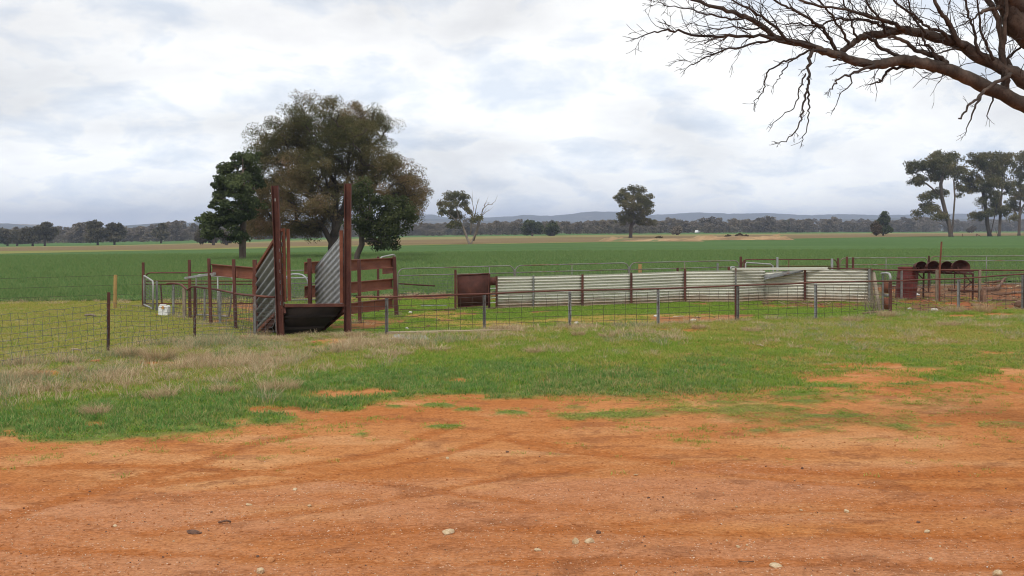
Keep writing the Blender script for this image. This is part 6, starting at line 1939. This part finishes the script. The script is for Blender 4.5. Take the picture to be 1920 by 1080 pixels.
stuff_points('soil_crumbs', np.stack([Xc, Yc, Zc + s * 0.1], 1), rs.rand(n, 3) * np.array([0.4, 0.4, 6.28]), np.stack([s, s, s], 1) * (0.7 + 0.6 * rs.rand(n, 3)), pk, crk, label='loose crumbs of red soil on the dirt')

# ------------------------------------------------------------------ grass
def tuft(name, rs, nb, rad, h0, h1, w, lean, mat, curl=0.5, splay=0.35):
    V, F = [], []
    for _ in range(nb):
        a, r = rs.uniform(0, 6.28), rad * math.sqrt(rs.rand())
        p = np.array([math.cos(a) * r, math.sin(a) * r, 0])
        h = rs.uniform(h0, h1)
        la = a + rs.normal() * 0.9
        ln = np.array([math.cos(la), math.sin(la), 0]) * (splay * rs.rand() + lean * rs.rand())
        d1 = np.array([0, 0, 1]) + ln
        d2 = np.array([0, 0, 1 - curl * rs.rand()]) + ln * 2.2
        m1 = p + d1 * h * 0.5
        t = m1 + d2 / np.linalg.norm(d2) * h * 0.55
        fa = rs.uniform(0, 6.28)
        s = np.array([math.cos(fa), math.sin(fa), 0]) * w * rs.uniform(0.6, 1.2) * 0.5
        b = len(V)
        p = p - np.array([0, 0, 0.015])
        V += [p - s, p + s, m1 + s * 0.75, m1 - s * 0.75, t + s * 0.12, t - s * 0.12]
        F += [(b, b + 1, b + 2, b + 3), (b + 3, b + 2, b + 4, b + 5)]
    me = np_mesh(name, np.array(V), np.array(F))
    me.materials.append(mat)
    return bpy.data.objects.new(name, me)
rs = np.random.RandomState(66)
short = [tuft('grass_tuft', rs, 30, 0.10, 0.025, 0.07, 0.0075, 0.5, M['blade'], 0.8, 0.6) for _ in range(6)]
lushk = [tuft('grass_tuft', rs, 34, 0.11, 0.035, 0.085, 0.0085, 0.45, M['blade_lush'], 0.8, 0.55) for _ in range(5)]
dryk = [tuft('dry_tuft', rs, 46, 0.12, 0.05, 0.165, 0.0062, 0.6, M['blade_dry'], 1.0, 0.7) for _ in range(6)]
def scatter(n, y0, y1, rs, ypow=1.0, wide=1.06):
    Y = y0 + (y1 - y0) * rs.rand(n) ** ypow
    X = (rs.rand(n) - 0.5) * (Y * wide + 2.5)
    w = (Y * wide + 2.5) / (y1 * wide + 2.5)
    k = rs.rand(n) < w
    return X[k], Y[k]
def plant(name, X, Y, m, keep, kinds, smin, smax, tint, rs, label, hs=None):
    X, Y = X[keep], Y[keep]
    m = {k_: v[keep] for k_, v in m.items()}
    n = len(X)
    Z = terr(X, Y) + micro(X, Y, m)
    s = smin + (smax - smin) * rs.rand(n)
    z = s * (hs[keep] if hs is not None else 1.0)
    rot = np.stack([rs.normal(size=n) * 0.12, rs.normal(size=n) * 0.12, rs.rand(n) * 6.28], 1)
    print(name, n)
    return stuff_points(name, np.stack([X, Y, Z], 1), rot, np.stack([s, s, z], 1), rs.randint(0, len(kinds), n), kinds, np.clip(tint[keep], 0, 1), label)
# short green grass of the verge and the yards
X, Y = scatter(130000, 9.5, 33, rs, 0.9)
m = masks(X, Y)
g = m['grass'] * (1 - 0.30 * m['dry']) * (1 - 0.75 * m['och']) * (1 - m['soil']) * (1 - 0.88 * m['brown']) * (1 - m['crop'])
g *= np.where(m['beyond'] > 0.5, 0.85, 1.0) * (1 - 0.35 * m['left'])
u = rs.rand(len(X))
yl = sstep(0.42, 0.58, m['n3'] * 0.5 + m['n2'] * 0.5) * sstep(700, 1050, m['px']) * (1 - m['beyond'])
tint = 0.08 + 0.36 * yl + 0.28 * m['dry'] + 0.46 * m['left'] + 0.15 * sstep(0.5, 0.7, m['n2']) + 0.3 * m['och'] - 0.14 * m['beyond'] * sstep(520, 640, m['px']) + rs.normal(size=len(X)) * 0.12
spot = 1 - sstep(-0.3, 0.6, Y - m['eY'])
is_l = (rs.rand(len(X)) < m['lush'] * 0.8 * (1 - spot)) & (m['beyond'] < 0.5)
hs = 0.58 + 0.62 * m['n1']
ramp_zone = sstep(2.2, 1.0, m['fY'] - Y) * sstep(440, 500, m['px']) * sstep(760, 690, m['px'])
hs = hs * np.where(m['beyond'] > 0.5, 0.8, 1.0) * (1 - 0.5 * spot) * (1 - 0.6 * ramp_zone) * (0.5 + 0.5 * sstep(0.0, 0.9, Y - m['eY'])) * (1 - 0.35 * sstep(1300, 1600, m['px']) * (m['up'] < 0.6))
plant('grass', X, Y, m, (u < g) & ~is_l, short, 0.75, 1.25, tint, rs, 'short green grass on the verge and in the yards', hs)
plant('lush_grass', X, Y, m, (u < g) & is_l, lushk, 0.7, 1.2, tint * 0.5, rs, 'thick dark green grass along the dirt edge', hs)
# straw tussock grass
X, Y = scatter(36000, 10.5, 28, rs, 0.9)
m = masks(X, Y)
cl = sstep(0.36, 0.60, fbm(X * 1.1 + 44, Y * 1.1 + 21, 4, 0.6))
g = m['grass'] * m['dry'] * (0.06 + 0.75 * cl ** 1.5) * (1 - m['crop'])
tint = 0.36 + 0.62 * sstep(0.38, 0.62, fbm(X * 0.8 + 4, Y * 0.8 + 91, 4, 0.55)) + rs.normal(size=len(X)) * 0.16
hs = (0.40 + 0.85 * cl) * (0.65 + 0.6 * rs.rand(len(X))) * (1 - 0.3 * sstep(1100, 1400, m['px'])) * (1 - 0.55 * sstep(2.2, 1.0, m['fY'] - Y) * sstep(440, 500, m['px']) * sstep(760, 690, m['px']))
plant('dry_grass', X, Y, m, rs.rand(len(X)) < g, dryk, 0.7, 1.3, tint, rs, 'straw coloured dry grass mixed with green on the verge', hs)
# sparse seedlings where the grass gives out on the dirt
X, Y = scatter(60000, 9, 24, rs, 0.9)
m = masks(X, Y)
d_ = (Y - m['eY']) / np.where(m['px'] > 1150, 3.2, 1.1)
pr_s = np.exp(-np.clip(-d_, 0, 9) * 1.3) * sstep(0.44, 0.62, fbm(X * 1.6 + 71, Y * 1.9 + 33, 5, 0.62)) * np.where(d_ > 0, 0.9, 0.85)
keep = (m['grass'] < 0.6) & (m['beyond'] < 0.5) & (rs.rand(len(X)) < pr_s) & (d_ > -3)
plant('sparse_grass', X, Y, m, keep, short, 0.35, 0.8, 0.30 + 0.25 * rs.rand(len(X)), rs, 'thin scattered grass where the verge meets the dirt', 0.55 + 0.3 * rs.rand(len(X)))
# dense brown tussocks of the straw grass
tussk = [tuft('brown_tussock', rs, 170, 0.17, 0.07, 0.17, 0.0062, 0.8, M['blade_dry'], 1.0, 0.8) for _ in range(4)]
X, Y = scatter(1500, 10.5, 27, rs, 0.9)
m = masks(X, Y)
keep = rs.rand(len(X)) < m['grass'] * sstep(0.25, 0.6, m['dry']) * 0.75 * (1 - m['beyond'])
plant('brown_tussocks', X, Y, m, keep, tussk, 0.6, 1.25, 0.8 + 0.2 * rs.rand(len(X)), rs, 'small brown tussocks dotted through the straw grass', 0.6 + 0.5 * rs.rand(len(X)))
# grass gathered round the feet of the posts
rs = np.random.RandomState(67)
feet = [b for b, _ in ends] + [b for b, _ in wb] + [b for b, _ in re_] + [b for b, _ in se] + pr_ + pl_ + [L0, L1, L2, G(356.5, 598), G(268, 576), G(216, 579), G(854, 581), G(917, 580), G(1669, 587)]
q = np.array([(p.x + rs.normal() * 0.13, p.y - 0.08 + rs.normal() * 0.12) for p in feet for _ in range(7)])
X, Y = q[:, 0], q[:, 1]
m = masks(X, Y)
plant('post_grass', X, Y, m, np.ones(len(X), bool), dryk, 0.5, 1.0, 0.45 + 0.5 * rs.rand(len(X)), rs, 'wisps of grass round the feet of the posts', 0.6 + 0.5 * rs.rand(len(X)))
# crop blades near its edge
cropk = [tuft('crop_tuft', rs, 30, 0.16, 0.13, 0.26, 0.011, 0.3, M['blade_crop'], 0.9, 0.35) for _ in range(5)]
X, Y = scatter(60000, 29, 115, rs, 1.7)
m = masks(X, Y)
keep = (Y > m['cY']) & (rs.rand(len(X)) < 0.98)
plant('crop', X, Y, m, keep, cropk, 0.9, 1.5, 0.15 + 0.3 * m['n1'], rs, 'young green crop standing at the near edge of the field', 0.5 + 0.5 * np.clip((Y - m['cY']) / 2.5, 0, 1))
# pale seeding weeds in front of the crop on the left
X, Y = scatter(9000, 27, 40, rs)
m = masks(X, Y)
dd = np.abs(Y - m['cY'] + 0.3)
keep = (dd < 0.9) & (rs.rand(len(X)) < 0.55 * (m['n2'] > 0.44))
plant('pale_weeds', X, Y, m, keep, dryk, 0.6, 1.1, 0.65 + 0.3 * rs.rand(len(X)), rs, 'pale weeds along the near edge of the crop', None)
# the biggest tussocks, one by one
TUS = [(300, 676, 0.34, 0.30, 'largest brown tussock right of the leftmost picket'), (246, 672, 0.22, 0.24, 'smaller brown tussock left of the largest one'), (228, 668, 0.18, 0.2, 'first brown tussock at the foot of the leftmost picket'), (372, 676, 0.24, 0.2, 'straw tussock right of the largest brown one'),
       (20, 718, 0.30, 0.2, 'brown tussock at the left photo edge'), (70, 712, 0.22, 0.17, 'brown tussock just right of the one at the left edge'), (140, 702, 0.2, 0.15, 'low brown tussock left of the orange brick'), (520, 735, 0.34, 0.2, 'wide straw tussock at the lower edge of the dry grass'), (300, 748, 0.26, 0.15, 'straw tussock above the bright green strip at left'),
       (180, 780, 0.18, 0.16, 'lone straw tussock low in the green grass at left'), (420, 738, 0.22, 0.14, 'brown tussock left of the wide straw one'), (1085, 632, 0.16, 0.15, 'small brown tussock below the third fence post'), (1137, 636, 0.16, 0.13, 'small brown tussock right of the third fence post'), (1310, 618, 0.16, 0.14, 'round tussock on bare soil below the fence at centre right'),
       (1598, 605, 0.24, 0.2, 'spiky straw tussock right of the sixth fence post'), (1662, 596, 0.24, 0.22, 'straw tussock at the foot of the narrow gate'), (1776, 614, 0.26, 0.18, 'rounded brown tussock below the right yard soil'), (1788, 588, 0.26, 0.26, 'tall straw tussock left of the pale right fence post'), (1845, 587, 0.22, 0.34, 'thin tall straw clump in front of the stump'),
       (490, 630, 0.22, 0.14, 'straw tussock at the left foot of the loading ramp'), (548, 641, 0.26, 0.10, 'low straw tussock under the loading ramp lip'), (668, 634, 0.24, 0.16, 'straw tussock at the right post of the loading ramp'), (1000, 665, 0.2, 0.14, 'straw tussock in the middle of the verge'), (1410, 625, 0.24, 0.16, 'straw tussock below the fifth fence post')]
for i, (px, py, r, h, lab) in enumerate(TUS):
    rs2 = np.random.RandomState(500 + i)
    o = tuft('grass_tussock', rs2, int(180 + 650 * r), r * 0.72, h * 0.5, h * 1.25, 0.0065, 0.7, M['blade_tussock'], 1.0, 0.8)
    g = G(px, py)
    o.location = (g.x, g.y, ground_z(g.x, g.y))
    COL.objects.link(o)
    tag(o, lab, 'grass tussock', 'dry tussocks on the verge')
# twigs and chips littering the bare soil at right
rs = np.random.RandomState(91)
mb, ms = MB(), MB()
X, Y = scatter(9000, 22, 40, rs)
m = masks(X, Y)
kp = (rs.rand(len(X)) < 0.65 * m['brown'] + 0.10 * m['soil'])
for x, y in zip(X[kp], Y[kp]):
    L = 0.06 + 0.35 * rs.rand() ** 2.5
    a = rs.rand() * 3.14
    r = 0.006 + 0.014 * rs.rand() ** 2
    d = Vector((math.cos(a), math.sin(a) * 0.6, rs.uniform(-0.05, 0.2))) * L / 2
    c_ = Vector((x, y, float(terr(x, y)) + r + 0.02 + abs(d.z)))
    (mb if rs.rand() < 0.72 else ms).tube([c_ - d, c_ + Vector(rs.normal(size=3)) * L * 0.06, c_ + d], [r, r, r * 0.6], 4)
tag(mb.build('litter', M['deadwood']), 'dead twigs and bark littering the soil', None, None, 'stuff')
tag(ms.build('chip_litter', M['plank']), 'pale chips littering the soil', None, None, 'stuff')
# wiry dead weeds against the end of the wall
mb = MB()
for (px, py, n, h) in ((1640, 585, 40, 0.7), (1634, 578, 30, 0.8)):
    b = G(px, py)
    for _ in range(n):
        p = b + Vector((rs.normal() * 0.10, rs.normal() * 0.10, 0))
        q = p + Vector((rs.normal() * 0.10, rs.normal() * 0.10, h * rs.uniform(0.25, 0.6)))
        mb.tube([p, q, q + Vector((rs.normal() * 0.16, rs.normal() * 0.12, rs.uniform(-0.05, 0.3) * h))], [0.005, 0.0035, 0.002], 3, cap=False)
mb.solo('dead_weed', M['timber'], 'tangle of grey brown dead weed stems against the right end of the wall', 'weed')
